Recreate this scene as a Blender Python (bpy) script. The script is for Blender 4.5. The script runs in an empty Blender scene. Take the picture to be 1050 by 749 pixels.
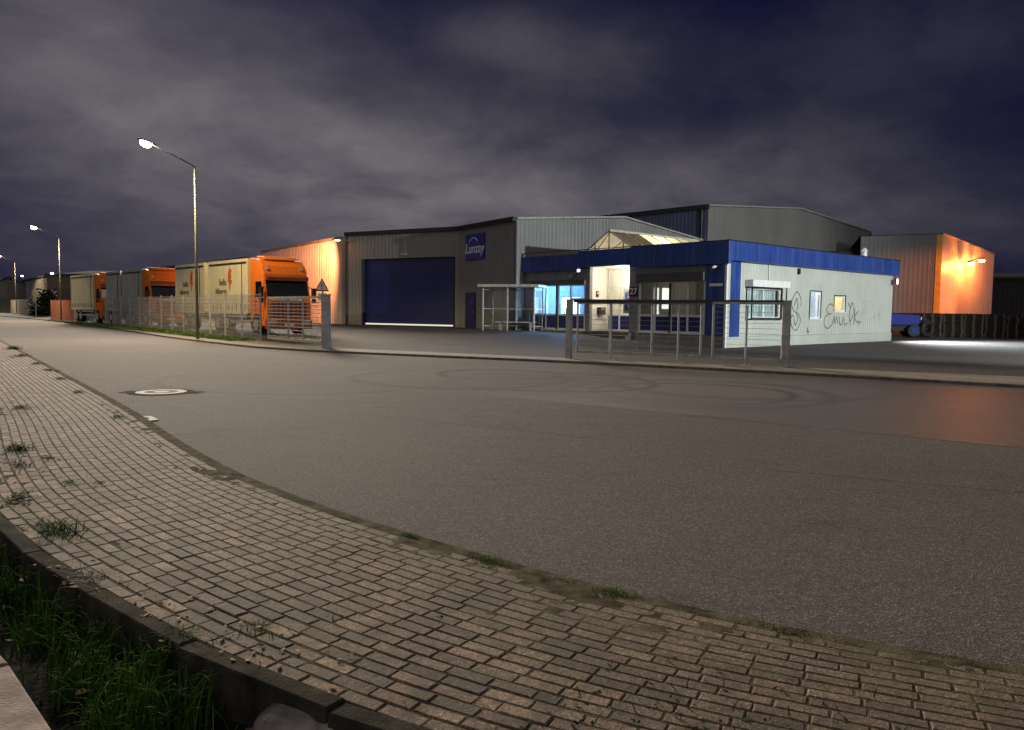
import bpy, math, random
from mathutils import Vector, Matrix, noise as mnoise
random.seed(7)
R_ = math.radians
sc = bpy.context.scene
COL = sc.collection

# ------------------------------------------------------------------ helpers
class MB:
    """collects boxes, beams, tubes and polygons and links them as ONE mesh object"""
    def __init__(s): s.v = []; s.f = []
    def add(s, vs, fs):
        o = len(s.v); s.v += [tuple(p) for p in vs]; s.f += [tuple(i + o for i in q) for q in fs]
    def box(s, x0, x1, y0, y1, z0, z1):
        s.add([(x0,y0,z0),(x1,y0,z0),(x1,y1,z0),(x0,y1,z0),(x0,y0,z1),(x1,y0,z1),(x1,y1,z1),(x0,y1,z1)],
              [(0,3,2,1),(4,5,6,7),(0,1,5,4),(1,2,6,5),(2,3,7,6),(3,0,4,7)]); return s
    def beam(s, p, q, w, h=None, up=(0,0,1)):
        h = w if h is None else h
        p = Vector(p); q = Vector(q); d = (q - p).normalized(); u = Vector(up)
        if abs(d.dot(u)) > .98: u = Vector((1,0,0))
        a = d.cross(u).normalized() * w / 2; b = a.cross(d).normalized() * h / 2
        vs = [p-a-b, p+a-b, p+a+b, p-a+b, q-a-b, q+a-b, q+a+b, q-a+b]
        s.add(vs, [(0,1,2,3),(7,6,5,4),(0,4,5,1),(1,5,6,2),(2,6,7,3),(3,7,4,0)]); return s
    def tube(s, pts, r, n=8, r2=None):
        pts = [Vector(p) for p in pts]; m = len(pts); o = len(s.v)
        for i, p in enumerate(pts):
            d = (pts[min(i+1, m-1)] - pts[max(i-1, 0)]).normalized()
            u = Vector((0,0,1)) if abs(d.z) < .95 else Vector((1,0,0))
            a = d.cross(u).normalized(); b = a.cross(d).normalized()
            rr = r if r2 is None else r + (r2 - r) * i / (m - 1)
            for k in range(n):
                t = 2*math.pi*k/n; s.v.append(tuple(p + a*math.cos(t)*rr + b*math.sin(t)*rr))
        for i in range(m-1):
            for k in range(n):
                s.f.append((o+i*n+k, o+i*n+(k+1)%n, o+(i+1)*n+(k+1)%n, o+(i+1)*n+k))
        s.f.append(tuple(o+k for k in range(n))[::-1]); s.f.append(tuple(o+(m-1)*n+k for k in range(n))); return s
    def cyl(s, c, axis, r, l, n=20):
        c = Vector(c); a = Vector(axis).normalized() * l / 2
        return s.tube([c - a, c + a], r, n)
    def quad(s, *p):
        s.add(p, [tuple(range(len(p)))]); return s
    def prism(s, poly, vec):
        n = len(poly); v = Vector(vec); a = [Vector(p) for p in poly]
        s.add(a + [p + v for p in a], [tuple(range(n))[::-1], tuple(range(n, 2*n))] + [(i, (i+1)%n, n+(i+1)%n, n+i) for i in range(n)]); return s
    def blade(s, x, y, z, h, w, az, lean):
        dx, dy = math.cos(az), math.sin(az); px, py = -dy*w/2, dx*w/2; vs = []
        for k, (t, wf) in enumerate(((0,1),(.45,.8),(.8,.45))):
            l = lean*h*t*t; vs += [(x+dx*l-px*wf, y+dy*l-py*wf, z+h*t), (x+dx*l+px*wf, y+dy*l+py*wf, z+h*t)]
        vs.append((x+dx*lean*h, y+dy*lean*h, z+h*(1-.25*min(lean,1.5))))
        s.add(vs, [(0,1,3,2),(2,3,5,4),(4,5,6)]); return s
    def ribbed(s, p0, p1, z0, z1, out, pitch=.3, d=.035):
        """a trapezoid-ribbed cladding sheet from p0 to p1; z0 / z1 may be functions of the run t"""
        f0 = z0 if callable(z0) else (lambda t: z0); f1 = z1 if callable(z1) else (lambda t: z1)
        p0 = Vector((*p0[:2], 0)); p1 = Vector((*p1[:2], 0)); L = (p1 - p0).length; u = (p1 - p0) / L; n = Vector((*out[:2], 0)).normalized()
        ts = []; t = 0.
        while t < L - 1e-6:
            for a, b in ((0,0),(.55,0),(.63,1),(.92,1)):
                if t + a*pitch < L: ts.append((t + a*pitch, b*d))
            t += pitch
        ts.append((L, 0)); o = len(s.v)
        for t, e in ts:
            p = p0 + u*t + n*e; s.v.append((p.x, p.y, f0(t))); s.v.append((p.x, p.y, f1(t)))
        for i in range(len(ts)-1):
            s.f.append((o+2*i, o+2*i+2, o+2*i+3, o+2*i+1))
        return s
    def build(s, name, mat, parent=None, smooth=False, bevel=0, seg=2, kind=None):
        me = bpy.data.meshes.new(name); me.from_pydata(s.v, [], s.f); me.update()
        me.materials.append(mat)
        o = bpy.data.objects.new(name, me); COL.objects.link(o); o.parent = parent
        if smooth: me.polygons.foreach_set('use_smooth', [True]*len(me.polygons)); me.update()
        if bevel:
            b = o.modifiers.new('bevel', 'BEVEL'); b.width = bevel; b.segments = seg; b.limit_method = 'ANGLE'; b.angle_limit = R_(35)
        if kind: o['kind'] = kind
        return o

def tag(o, label, cat, group=None, kind=None):
    o['label'] = label; o['category'] = cat
    if group: o['group'] = group
    if kind: o['kind'] = kind
    return o
def thing(name, label, cat, loc=(0,0,0), rz=0, group=None):
    o = bpy.data.objects.new(name, None); COL.objects.link(o); o.empty_display_size = .2
    o.location = loc; o.rotation_euler = (0,0,rz); return tag(o, label, cat, group)
def copy_tree(o, parent=None):
    c = o.copy(); COL.objects.link(c)
    if parent: c.parent = parent
    for ch in list(o.children): copy_tree(ch, c)
    return c
def lettering(name, txt, size, mat, parent, M, shear=0, ext=.004, align='CENTER', bold=0):
    cu = bpy.data.curves.new(name, 'FONT'); cu.body = txt; cu.size = size; cu.shear = shear; cu.extrude = ext; cu.align_x = align; cu.align_y = 'CENTER'; cu.offset = bold
    t = bpy.data.objects.new('tmp_text', cu); COL.objects.link(t); bpy.context.view_layer.update()
    me = bpy.data.meshes.new_from_object(t.evaluated_get(bpy.context.evaluated_depsgraph_get()))
    bpy.data.objects.remove(t); me.materials.clear(); me.materials.append(mat)
    me.transform(M); o = bpy.data.objects.new(name, me); COL.objects.link(o); o.parent = parent; return o
def frameM(origin, xdir, ydir):
    x = Vector(xdir).normalized(); y = Vector(ydir).normalized(); z = x.cross(y)
    return Matrix(((x.x,y.x,z.x,origin[0]),(x.y,y.y,z.y,origin[1]),(x.z,y.z,z.z,origin[2]),(0,0,0,1)))

# ------------------------------------------------------------------ materials
def nodes(m):
    m.use_nodes = True; nt = m.node_tree; b = nt.nodes['Principled BSDF']; return nt, b
def N(nt, t, **kw):
    n = nt.nodes.new(t)
    for k, v in kw.items(): setattr(n, k, v)
    return n
def mathn(nt, op, a, b=None, clamp=False):
    n = N(nt, 'ShaderNodeMath', operation=op); n.use_clamp = clamp
    for i, q in enumerate((a, b)):
        if q is None: continue
        if isinstance(q, (int, float)): n.inputs[i].default_value = q
        else: nt.links.new(q, n.inputs[i])
    return n.outputs[0]
def ramp(nt, fac, stops, interp='LINEAR'):
    r = N(nt, 'ShaderNodeValToRGB'); cr = r.color_ramp; cr.interpolation = interp
    while len(cr.elements) < len(stops): cr.elements.new(.5)
    for e, (p, c) in zip(cr.elements, stops):
        e.position = p; e.color = (*c, 1) if len(c) == 3 else c
    nt.links.new(fac, r.inputs[0]); return r.outputs[0]
def noise(nt, vec, scale, detail=4, rough=.55, dist=0):
    n = N(nt, 'ShaderNodeTexNoise'); n.inputs['Scale'].default_value = scale; n.inputs['Detail'].default_value = detail
    n.inputs['Roughness'].default_value = rough; n.inputs['Distortion'].default_value = dist
    nt.links.new(vec, n.inputs['Vector']); return n.outputs[0]
def mix(nt, fac, a, b, blend='MIX'):
    n = N(nt, 'ShaderNodeMix', data_type='RGBA', blend_type=blend)
    for i, q in ((0, fac), (6, a), (7, b)):
        if isinstance(q, (int, float)): n.inputs[i].default_value = q
        elif isinstance(q, tuple): n.inputs[i].default_value = (*q, 1)
        else: nt.links.new(q, n.inputs[i])
    return n.outputs[2]
def mapping(nt, vec, scale):
    m = N(nt, 'ShaderNodeMapping'); m.inputs['Scale'].default_value = scale; nt.links.new(vec, m.inputs['Vector']); return m.outputs[0]

def mat(name, col, rough=.6, metal=0., var=.15, scale=3., streak=0., bump=0., bscale=60., spec=.5, dirt=None):
    m = bpy.data.materials.new(name); nt, b = nodes(m)
    tc = N(nt, 'ShaderNodeTexCoord').outputs['Object']
    f = noise(nt, tc, scale, 6)
    lo = tuple(c*(1-var*1.6) for c in col); hi = tuple(min(1, c*(1+var*1.3)) for c in col)
    c = ramp(nt, f, [(.3, lo), (.7, hi)])
    if streak:
        s = noise(nt, mapping(nt, tc, (4.5, 4.5, .25)), 1.6, 5, .65)
        sm = ramp(nt, s, [(.45, (0,0,0)), (.72, (1,1,1))])
        c = mix(nt, mathn(nt, 'MULTIPLY', sm, streak), c, dirt or tuple(q*.35 for q in col))
    nt.links.new(c, b.inputs['Base Color'])
    b.inputs['Roughness'].default_value = rough; b.inputs['Metallic'].default_value = metal; b.inputs['Specular IOR Level'].default_value = spec
    if bump:
        bn = N(nt, 'ShaderNodeBump'); bn.inputs['Strength'].default_value = bump; bn.inputs['Distance'].default_value = .01
        nt.links.new(noise(nt, tc, bscale, 3), bn.inputs['Height']); nt.links.new(bn.outputs[0], b.inputs['Normal'])
    return m
def emit(name, col, st):
    m = bpy.data.materials.new(name); nt, b = nodes(m)
    b.inputs['Base Color'].default_value = (.3,.3,.3,1); b.inputs['Emission Color'].default_value = (*col, 1); b.inputs['Emission Strength'].default_value = st
    return m
def glass(name, tint=(.85,.9,.92), amount=.16):
    m = bpy.data.materials.new(name); nt, b = nodes(m); out = nt.nodes['Material Output']
    t = N(nt, 'ShaderNodeBsdfTransparent'); t.inputs[0].default_value = (*tint, 1)
    g = N(nt, 'ShaderNodeBsdfGlossy'); g.inputs['Roughness'].default_value = .04
    fr = N(nt, 'ShaderNodeFresnel'); fr.inputs[0].default_value = 1.5
    mx = N(nt, 'ShaderNodeMixShader'); nt.links.new(mathn(nt, 'ADD', fr.outputs[0], amount*.3), mx.inputs[0])
    nt.links.new(t.outputs[0], mx.inputs[1]); nt.links.new(g.outputs[0], mx.inputs[2]); nt.links.new(mx.outputs[0], out.inputs[0]); return m
def translucent(name, col):
    m = bpy.data.materials.new(name); nt, b = nodes(m); out = nt.nodes['Material Output']
    tc = N(nt, 'ShaderNodeTexCoord').outputs['Object']
    c = ramp(nt, noise(nt, tc, 1.7, 4), [(.3, tuple(q*.75 for q in col)), (.7, col)])
    t = N(nt, 'ShaderNodeBsdfTranslucent'); d = N(nt, 'ShaderNodeBsdfDiffuse')
    nt.links.new(c, t.inputs[0]); nt.links.new(c, d.inputs[0])
    mx = N(nt, 'ShaderNodeMixShader'); mx.inputs[0].default_value = .3
    nt.links.new(t.outputs[0], mx.inputs[1]); nt.links.new(d.outputs[0], mx.inputs[2]); nt.links.new(mx.outputs[0], out.inputs[0]); return m

M = {}
M['galv'] = mat('galvanised steel', (.42,.42,.40), .5, .15, .2, 5)
M['pole'] = mat('painted lamp pole', (.20,.215,.18), .5, .2, .12, 2, .25)
M['darksteel'] = mat('dark painted steel', (.045,.047,.05), .5, .3, .2, 4)
M['white'] = mat('white frame', (.72,.73,.72), .45, 0, .05, 3, .15)
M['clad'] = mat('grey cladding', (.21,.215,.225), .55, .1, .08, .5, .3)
M['clad2'] = mat('pale hall cladding', (.20,.197,.193), .55, .1, .08, .4, .2)
M['cladblue'] = mat('blue grey flank cladding', (.06,.068,.12), .5, .1, .1, .5, .2)
M['panel'] = mat('white sandwich panel', (.47,.49,.455), .5, .1, .06, .8, .32, dirt=(.30,.33,.28))
M['fasciablue'] = mat('blue fascia sheet', (.019,.053,.25), .3, .1, .14, 1.2, .45, dirt=(.11,.17,.36))
M['doorblue'] = mat('blue door paint', (.010,.020,.12), .4, .1, .1, 1.5, .15)
M['plaster'] = mat('grey render', (.21,.21,.215), .85, 0, .12, 2, .35, .25, 60)
M['plinth'] = mat('concrete plinth', (.22,.215,.2), .9, 0, .2, 2, .4, .3, 40)
M['trim'] = mat('dark roof trim', (.022,.022,.024), .5, .3, .2, 3)
M['trimlight'] = mat('pale roof trim', (.40,.39,.36), .5, .2, .1, 3)
M['roof'] = mat('dark roof sheet', (.045,.045,.047), 1, 0, .2, 1, spec=.02)
M['brown'] = mat('brown cladding', (.12,.075,.055), .7, 0, .15, .3, .3)
M['black'] = mat('black rubber', (.012,.012,.012), .7, 0, .2, 5)
M['orange'] = mat('orange truck paint', (.74,.18,.02), .6, 0, .06, 1.5, .12, spec=.15)
M['orangedark'] = mat('orange red bumper', (.34,.07,.02), .4, 0, .1, 1.5, .2)
M['curtain'] = mat('cream truck curtain', (.74,.68,.46), .55, 0, .06, 1.0, .25)
M['curtaingrey'] = mat('grey truck curtain', (.40,.40,.37), .55, 0, .1, 1.0, .3)
M['alu'] = mat('aluminium rail', (.62,.62,.60), .35, .6, .1, 3)
M['logo'] = mat('orange logo print', (.62,.13,.02), .5)
M['ink'] = mat('grey letter print', (.13,.13,.09), .6)
M['darkglass'] = mat('dark windscreen', (.006,.006,.007), .06, 0, 0, 1)
M['lens'] = mat('headlamp lens', (.5,.52,.55), .12, .3, .05, 5)
M['glass'] = glass('window glass')
M['inside'] = mat('white interior wall', (.72,.70,.64), .8, 0, .05, 1)
M['insidegrey'] = mat('grey interior wall', (.34,.33,.30), .8, 0, .1, 1)
M['innerfloor'] = mat('interior floor', (.22,.20,.18), .6, 0, .1, 2)
M['signblue'] = mat('blue sign board', (.008,.03,.26), .35, 0, .08, 3)
M['signwhite'] = mat('white sign print', (.75,.76,.78), .5, 0, .03, 3)
M['signblack'] = mat('black sign print', (.015,.015,.015), .5)
M['red'] = mat('red print', (.55,.03,.05), .5)
M['posterblue'] = mat('blue poster print', (.06,.22,.72), .5)
M['spray'] = mat('faded black spray paint', (.14,.16,.145), .8, 0, .4, 9)
M['sprayfaint'] = mat('scrubbed spray paint', (.40,.42,.39), .8, 0, .2, 9)
M['wood'] = mat('weathered pallet wood', (.06,.047,.035), .9, 0, .35, 2, .4)
M['tractor'] = mat('blue tractor paint', (.004,.015,.22), .7, 0, .08, 2)
M['redfence'] = mat('red brown sheet fence', (.36,.13,.09), .75, 0, .15, .6, .3)
M['palefence'] = mat('pale sheet fence', (.36,.35,.35), .7, 0, .12, .7, .3)
M['step'] = mat('dark stone step', (.06,.058,.055), .8, 0, .2, 4)
M['kerb'] = mat('old concrete kerb', (.175,.152,.122), .9, 0, .28, 5, 0, .5, 70)
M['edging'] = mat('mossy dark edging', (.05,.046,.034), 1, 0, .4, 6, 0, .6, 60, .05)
M['pinkkerb'] = mat('pinkish concrete kerb', (.29,.225,.19), .9, 0, .3, 7, 0, .5, 80)
M['rock'] = mat('broken concrete', (.27,.24,.21), .9, 0, .35, 7, 0, .8, 40)
M['soil'] = mat('dark soil', (.014,.012,.009), 1., 0, .5, 9, 0, .9, 35, .1)
M['grass'] = mat('grass blades', (.05,.11,.016), .9, 0, .45, 5, spec=.03)
M['verge'] = mat('verge grass', (.13,.23,.035), .7, 0, .4, 2, spec=.2)
M['drygrass'] = mat('dry weed stems', (.13,.10,.045), .8, 0, .4, 6, spec=.2)
M['weed'] = mat('dark weed leaves', (.045,.062,.02), .9, 0, .5, 9, spec=.05)
M['hedge'] = mat('hedge leaves', (.035,.042,.018), .8, 0, .5, 2, spec=.2)
M['leaf'] = mat('dead leaf', (.30,.17,.07), .8, 0, .4, 30, spec=.2)
M['paveside'] = mat('far pavement slabs', (.19,.17,.13), .9, 0, .2, 1.5, 0, .3, 30)
M['groundfar'] = mat('distant ground', (.05,.048,.04), 1, 0, .3, .3)
M['manhole'] = mat('worn concrete ring', (.36,.34,.29), .8, 0, .2, 8, 0, .4, 60)
M['iron'] = mat('cast iron', (.06,.055,.048), .9, 0, .3, 12, 0, .6, 60)
M['tar'] = mat('dark tar patch', (.035,.034,.033), 1, 0, .2, 8, 0, .4, 90, .04)

# asphalt: aggregate speckle, large worn patches, round tyre tracks, one repair seam
def asphalt(name, base, tracks=True):
    m = bpy.data.materials.new(name); nt, b = nodes(m)
    tc = N(nt, 'ShaderNodeTexCoord').outputs['Object']
    big = noise(nt, tc, .22, 6, .6, .6); mid = noise(nt, tc, 2.6, 5, .6)
    c = ramp(nt, big, [(.3, tuple(q*.80 for q in base)), (.7, tuple(q*1.18 for q in base))])
    c = mix(nt, .35, c, ramp(nt, mid, [(.3, tuple(q*.86 for q in base)), (.7, tuple(q*1.14 for q in base))]))
    stain = ramp(nt, noise(nt, mapping(nt, tc, (.35,1.1,1)), .9, 5, .62, 1.2), [(.58, (0,)*3), (.72, (1,)*3)]); c = mix(nt, mathn(nt, 'MULTIPLY', stain, .5), c, tuple(q*.45 for q in base))
    vo = N(nt, 'ShaderNodeTexVoronoi'); vo.inputs['Scale'].default_value = 105; nt.links.new(tc, vo.inputs['Vector'])
    wn = N(nt, 'ShaderNodeSeparateColor'); nt.links.new(vo.outputs['Color'], wn.inputs[0])
    sp = ramp(nt, wn.outputs[0], [(0, (.5,)*3), (.55, (.9,)*3), (.84, (1.25,)*3), (.955, (2.2,)*3)])
    c = mix(nt, .85, c, sp, 'MULTIPLY')
    if tracks:
        sx = N(nt, 'ShaderNodeSeparateXYZ'); nt.links.new(tc, sx.inputs[0])
        wob = mathn(nt, 'MULTIPLY', mathn(nt, 'SUBTRACT', noise(nt, tc, .5, 3), .5), .5)
        tot = None
        for cx, cy, r, w, a in ((3.6,15.5,1.95,.18,.85),(3.7,15.6,2.6,.3,.5),(-.3,19.3,1.5,.2,.8),(-1.2,18.2,2.5,.25,.5),(.9,17.6,2.3,.2,.65),(5.2,17.2,2.9,.35,.4),(-4.5,17.5,3.2,.25,.3)):
            dx = mathn(nt, 'SUBTRACT', sx.outputs[0], cx); dy = mathn(nt, 'SUBTRACT', sx.outputs[1], cy)
            rr = mathn(nt, 'SQRT', mathn(nt, 'ADD', mathn(nt, 'MULTIPLY', dx, dx), mathn(nt, 'MULTIPLY', dy, dy)))
            q = mathn(nt, 'ABSOLUTE', mathn(nt, 'SUBTRACT', mathn(nt, 'ADD', rr, wob), r))
            q = mathn(nt, 'MULTIPLY', mathn(nt, 'SUBTRACT', 1, mathn(nt, 'DIVIDE', q, w), True), a)
            ang = mathn(nt, 'ARCTAN2', dy, dx)
            q = mathn(nt, 'MULTIPLY', q, mathn(nt, 'ADD', .6, mathn(nt, 'MULTIPLY', mathn(nt, 'SINE', mathn(nt, 'ADD', ang, cx*2)), .4)))
            tot = q if tot is None else mathn(nt, 'MAXIMUM', tot, q)
        # repair seam running from the middle of the junction towards the right
        p = (1.3,13.2); d = Vector((4.95,-3.85)).normalized(); nx, ny = -d.y, d.x
        sd = mathn(nt, 'ADD', mathn(nt, 'MULTIPLY', mathn(nt, 'SUBTRACT', sx.outputs[0], p[0]), nx), mathn(nt, 'MULTIPLY', mathn(nt, 'SUBTRACT', sx.outputs[1], p[1]), ny))
        al = mathn(nt, 'ADD', mathn(nt, 'MULTIPLY', mathn(nt, 'SUBTRACT', sx.outputs[0], p[0]), d.x), mathn(nt, 'MULTIPLY', mathn(nt, 'SUBTRACT', sx.outputs[1], p[1]), d.y))
        sdw = mathn(nt, 'ADD', sd, mathn(nt, 'MULTIPLY', wob, .35))
        on = ramp(nt, mathn(nt, 'DIVIDE', mathn(nt, 'ADD', al, 3), 6), [(0, (0,)*3), (1, (1,)*3)])
        line = mathn(nt, 'MULTIPLY', mathn(nt, 'MULTIPLY', mathn(nt, 'SUBTRACT', 1, mathn(nt, 'DIVIDE', mathn(nt, 'ABSOLUTE', sdw), .045), True), .75), on)
        tot = mathn(nt, 'MAXIMUM', tot, line)
        side = mathn(nt, 'MULTIPLY', mathn(nt, 'GREATER_THAN', sdw, 0), mathn(nt, 'MULTIPLY', on, .10))
        c = mix(nt, side, c, tuple(q*1.7 for q in base))
        # two long thin cracks
        for ax, ay, bx, by in ((2.6,7.9,5.6,6.55),(-3.0,12.2,1.2,9.6)):
            d2 = Vector((bx-ax, by-ay)); L2 = d2.length; d2.normalize()
            ux = mathn(nt, 'SUBTRACT', sx.outputs[0], ax); uy = mathn(nt, 'SUBTRACT', sx.outputs[1], ay)
            al2 = mathn(nt, 'ADD', mathn(nt, 'MULTIPLY', ux, d2.x), mathn(nt, 'MULTIPLY', uy, d2.y)); sd2 = mathn(nt, 'ADD', mathn(nt, 'MULTIPLY', ux, -d2.y), mathn(nt, 'MULTIPLY', uy, d2.x))
            sd2 = mathn(nt, 'ABSOLUTE', mathn(nt, 'ADD', sd2, mathn(nt, 'MULTIPLY', mathn(nt, 'SUBTRACT', noise(nt, tc, 3.5, 5, .7), .5), .22)))
            inn = mathn(nt, 'MULTIPLY', mathn(nt, 'GREATER_THAN', al2, 0), mathn(nt, 'LESS_THAN', al2, L2))
            tot = mathn(nt, 'MAXIMUM', tot, mathn(nt, 'MULTIPLY', mathn(nt, 'MULTIPLY', mathn(nt, 'SUBTRACT', 1, mathn(nt, 'DIVIDE', sd2, .03), True), .6), inn))
        c = mix(nt, tot, c, (.02,.019,.019))
    nt.links.new(c, b.inputs['Base Color'])
    b.inputs['Roughness'].default_value = .9; b.inputs['Specular IOR Level'].default_value = .12
    if tracks: nt.links.new(mathn(nt, 'SUBTRACT', .9, mathn(nt, 'MULTIPLY', side, 4.0)), b.inputs['Roughness']); nt.links.new(mathn(nt, 'ADD', .12, mathn(nt, 'MULTIPLY', side, 2.2)), b.inputs['Specular IOR Level'])
    bn = N(nt, 'ShaderNodeBump'); bn.inputs['Strength'].default_value = .55; bn.inputs['Distance'].default_value = .006
    nt.links.new(vo.outputs['Distance'], bn.inputs['Height']); nt.links.new(bn.outputs[0], b.inputs['Normal'])
    return m
M['asphalt'] = asphalt('worn asphalt', (.124,.111,.102))
M['yard'] = asphalt('yard asphalt', (.085,.08,.078), False)

def brickmat():
    m = bpy.data.materials.new('clinker pavers'); nt, b = nodes(m)
    g = N(nt, 'ShaderNodeNewGeometry'); tc = N(nt, 'ShaderNodeTexCoord').outputs['Object']
    at = N(nt, 'ShaderNodeAttribute', attribute_name='across').outputs['Fac']
    cols = [(0,(.09,.072,.066)),(.10,(.19,.135,.10)),(.24,(.29,.195,.135)),(.36,(.15,.115,.09)),(.48,(.33,.225,.155)),(.60,(.21,.16,.115)),(.72,(.38,.27,.185)),(.84,(.105,.085,.08)),(.90,(.25,.18,.13)),(.96,(.46,.35,.23))]
    c = ramp(nt, g.outputs['Random Per Island'], cols, 'CONSTANT')
    f = noise(nt, tc, 30, 6, .7); f2 = noise(nt, tc, .8, 5, .65, .6); f3 = noise(nt, tc, 110, 3, .6); f4 = noise(nt, tc, 4.5, 5, .65)
    # towards the road the pavers are worn to one greyed tone
    worn = ramp(nt, at, [(.15, (.78,)*3), (.55, (.55,)*3), (.9, (.12,)*3)])
    c = mix(nt, worn, c, (.20,.155,.118))
    c = mix(nt, .85, c, ramp(nt, f, [(.28, (.38,)*3), (.72, (1.5,)*3)]), 'MULTIPLY')
    c = mix(nt, .85, c, ramp(nt, f3, [(.34, (.42,)*3), (.58, (1.1,)*3), (.68, (2.4,)*3)]), 'MULTIPLY')  # brightest specks are glints painted into the paver colour, the rest is grain
    moss = mathn(nt, 'MULTIPLY', ramp(nt, f2, [(.42, (0,)*3), (.62, (1,)*3)]), ramp(nt, at, [(.0, (.75,)*3), (.4, (.35,)*3), (1, (.3,)*3)]))
    c = mix(nt, mathn(nt, 'MULTIPLY', moss, .7), c, (.12,.105,.045))
    f5 = noise(nt, tc, 1.7, 6, .7, .8); c = mix(nt, ramp(nt, f5, [(.46, (0,)*3), (.66, (.62,)*3)]), c, (.075,.06,.048))
    dirt = mathn(nt, 'MULTIPLY', ramp(nt, f4, [(.45, (0,)*3), (.62, (1,)*3)]), ramp(nt, at, [(.35, (.12,)*3), (1, (.75,)*3)]))
    c = mix(nt, dirt, c, (.055,.047,.036))
    nt.links.new(c, b.inputs['Base Color']); b.inputs['Roughness'].default_value = .85; b.inputs['Specular IOR Level'].default_value = .25
    bn = N(nt, 'ShaderNodeBump'); bn.inputs['Strength'].default_value = .8; bn.inputs['Distance'].default_value = .006
    nt.links.new(mathn(nt, 'ADD', f, mathn(nt, 'MULTIPLY', f3, .6)), bn.inputs['Height']); nt.links.new(bn.outputs[0], b.inputs['Normal']); return m
M['brick'] = brickmat()
M['crack'] = mat('open crack', (.008,.008,.007), 1, 0, .2, 8, spec=.02)
M['joint'] = mat('mossy joint sand', (.10,.088,.055), 1, 0, .5, 7, 0, .8, 90, .05)

# ------------------------------------------------------------------ layout constants
aF = R_(42); uL = Vector((-math.sin(aF), math.cos(aF), 0)); uR = Vector((math.cos(aF), math.sin(aF), 0))
RZB = math.atan2(-uL.y, -uL.x)                       # local x = -uL, local y = uR
O = Vector((9.1, 33.4, 0))
H = Vector((.15, 42.3, 0))
FENCE = [Vector(p) for p in ((40,6),(7.76,21.9),(1.81,24.9),(-7.22,29.9),(-11.35,35.2),(-21.9,48.75),(-36.5,66.2),(-80,118))]
def sm(t): t = max(0., min(1., t)); return t*t*(3-2*t)
def fdist(p):
    best = 1e9; q = Vector((p[0], p[1]))
    for a, b in zip(FENCE, FENCE[1:]):
        d = b - a; t = max(0, min(1, (q-a).dot(d)/d.length_squared)); best = min(best, (q - a - d*t).length)
    return best
def zyard(x, y):
    pr = (Vector((x, y, 0)) - O).dot(uL)
    return .08 + .42*sm((pr-1)/9)*sm((fdist((x, y)))/11)

def catmull(P, n=10):
    out = []; P = [Vector(p) for p in P]
    for i in range(len(P)-1):
        a, b, c, d = P[max(i-1,0)], P[i], P[i+1], P[min(i+2,len(P)-1)]
        for k in range(n):
            t = k/n; out.append(.5*((2*b)+(c-a)*t+(2*a-5*b+4*c-d)*t*t+(3*b-a-3*c+d)*t**3))
    out.append(P[-1]); return out
KERB = catmull([(-100,138),(-50,71),(-32.5,47.6),(-22.75,34.6),(-13.51,22.2),(-10.24,17.8),(-7.93,14.7),(-5.58,11.5),(-3.95,9.15),(-2.65,7.4),(-1.81,6.45),(-1.22,5.85),(-.65,5.33),(-.1,4.86),(.43,4.44),(.92,4.1),(1.37,3.83),(1.8,3.61),(2.13,3.46),(2.5,3.3),(3.4,2.95),(6,2.0),(12,.2)], 8)
def offset(P, d):
    """curve moved by d metres to the camera's side"""
    out = []
    for i, p in enumerate(P):
        t = (P[min(i+1,len(P)-1)] - P[max(i-1,0)]).normalized(); out.append(p + Vector((t.y, -t.x))*(d))
    return out
DS = Vector((-.868,-.496))
def shifted(P, d): return [p + DS*d for p in P]
class Arc:
    def __init__(s, P):
        s.P = P; s.L = [0]
        for a, b in zip(P, P[1:]): s.L.append(s.L[-1] + (b-a).length)
        s.i = 0
    def at(s, l):
        if l < s.L[s.i]: s.i = 0
        while s.i < len(s.L)-2 and s.L[s.i+1] < l: s.i += 1
        a, b = s.P[s.i], s.P[s.i+1]; t = (l - s.L[s.i])/(s.L[s.i+1]-s.L[s.i]); return a + (b-a)*t, (b-a).normalized()

# ------------------------------------------------------------------ ground, road, pavements
g = MB(); g.quad((-1500,-400,-.6),(1500,-400,-.6),(1500,1800,-.6),(-1500,1800,-.6)); g.build('ground', M['groundfar'], kind='structure')
g = MB(); g.quad((-900,140,-.012),(900,140,-.012),(900,1800,-.012),(-900,1800,-.012))
g.quad((42,-20,-.016),(900,-20,-.016),(900,140,-.016),(42,140,-.016)); g.build('far_ground', M['groundfar'], kind='structure')

def strip(A, B, za, zb, sub=1):
    m = MB()
    for i in range(len(A)-1):
        for k in range(sub):
            p = [A[i].lerp(B[i], k/sub), A[i+1].lerp(B[i+1], k/sub), A[i+1].lerp(B[i+1], (k+1)/sub), A[i].lerp(B[i], (k+1)/sub)]
            z = [za+(zb-za)*k/sub]*2 + [za+(zb-za)*(k+1)/sub]*2
            m.quad(*[(q.x, q.y, w) for q, w in zip(p, z)])
    return m
FARK = catmull([(-130,199),(-75.7,120),(-49.3,83.0),(-31.2,58.6),(-18.0,40.2),(-11.36,31.9),(-8.6,29.3),(-6.0,27.6),(-3.2,26.2),(1.65,23.8),(7.0,20.45),(11.3,17.3),(20,11),(42,-4.5)], 6)
# road between the two kerbs: one polygon sheet
road = MB(); near = offset(KERB, .3); poly = [(p.x, p.y, 0) for p in near] + [(42,-5.5,0)] + [(p.x, p.y, 0) for p in reversed(FARK)]
road.quad(*poly); ro = road.build('road', M['asphalt'], kind='structure')

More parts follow.
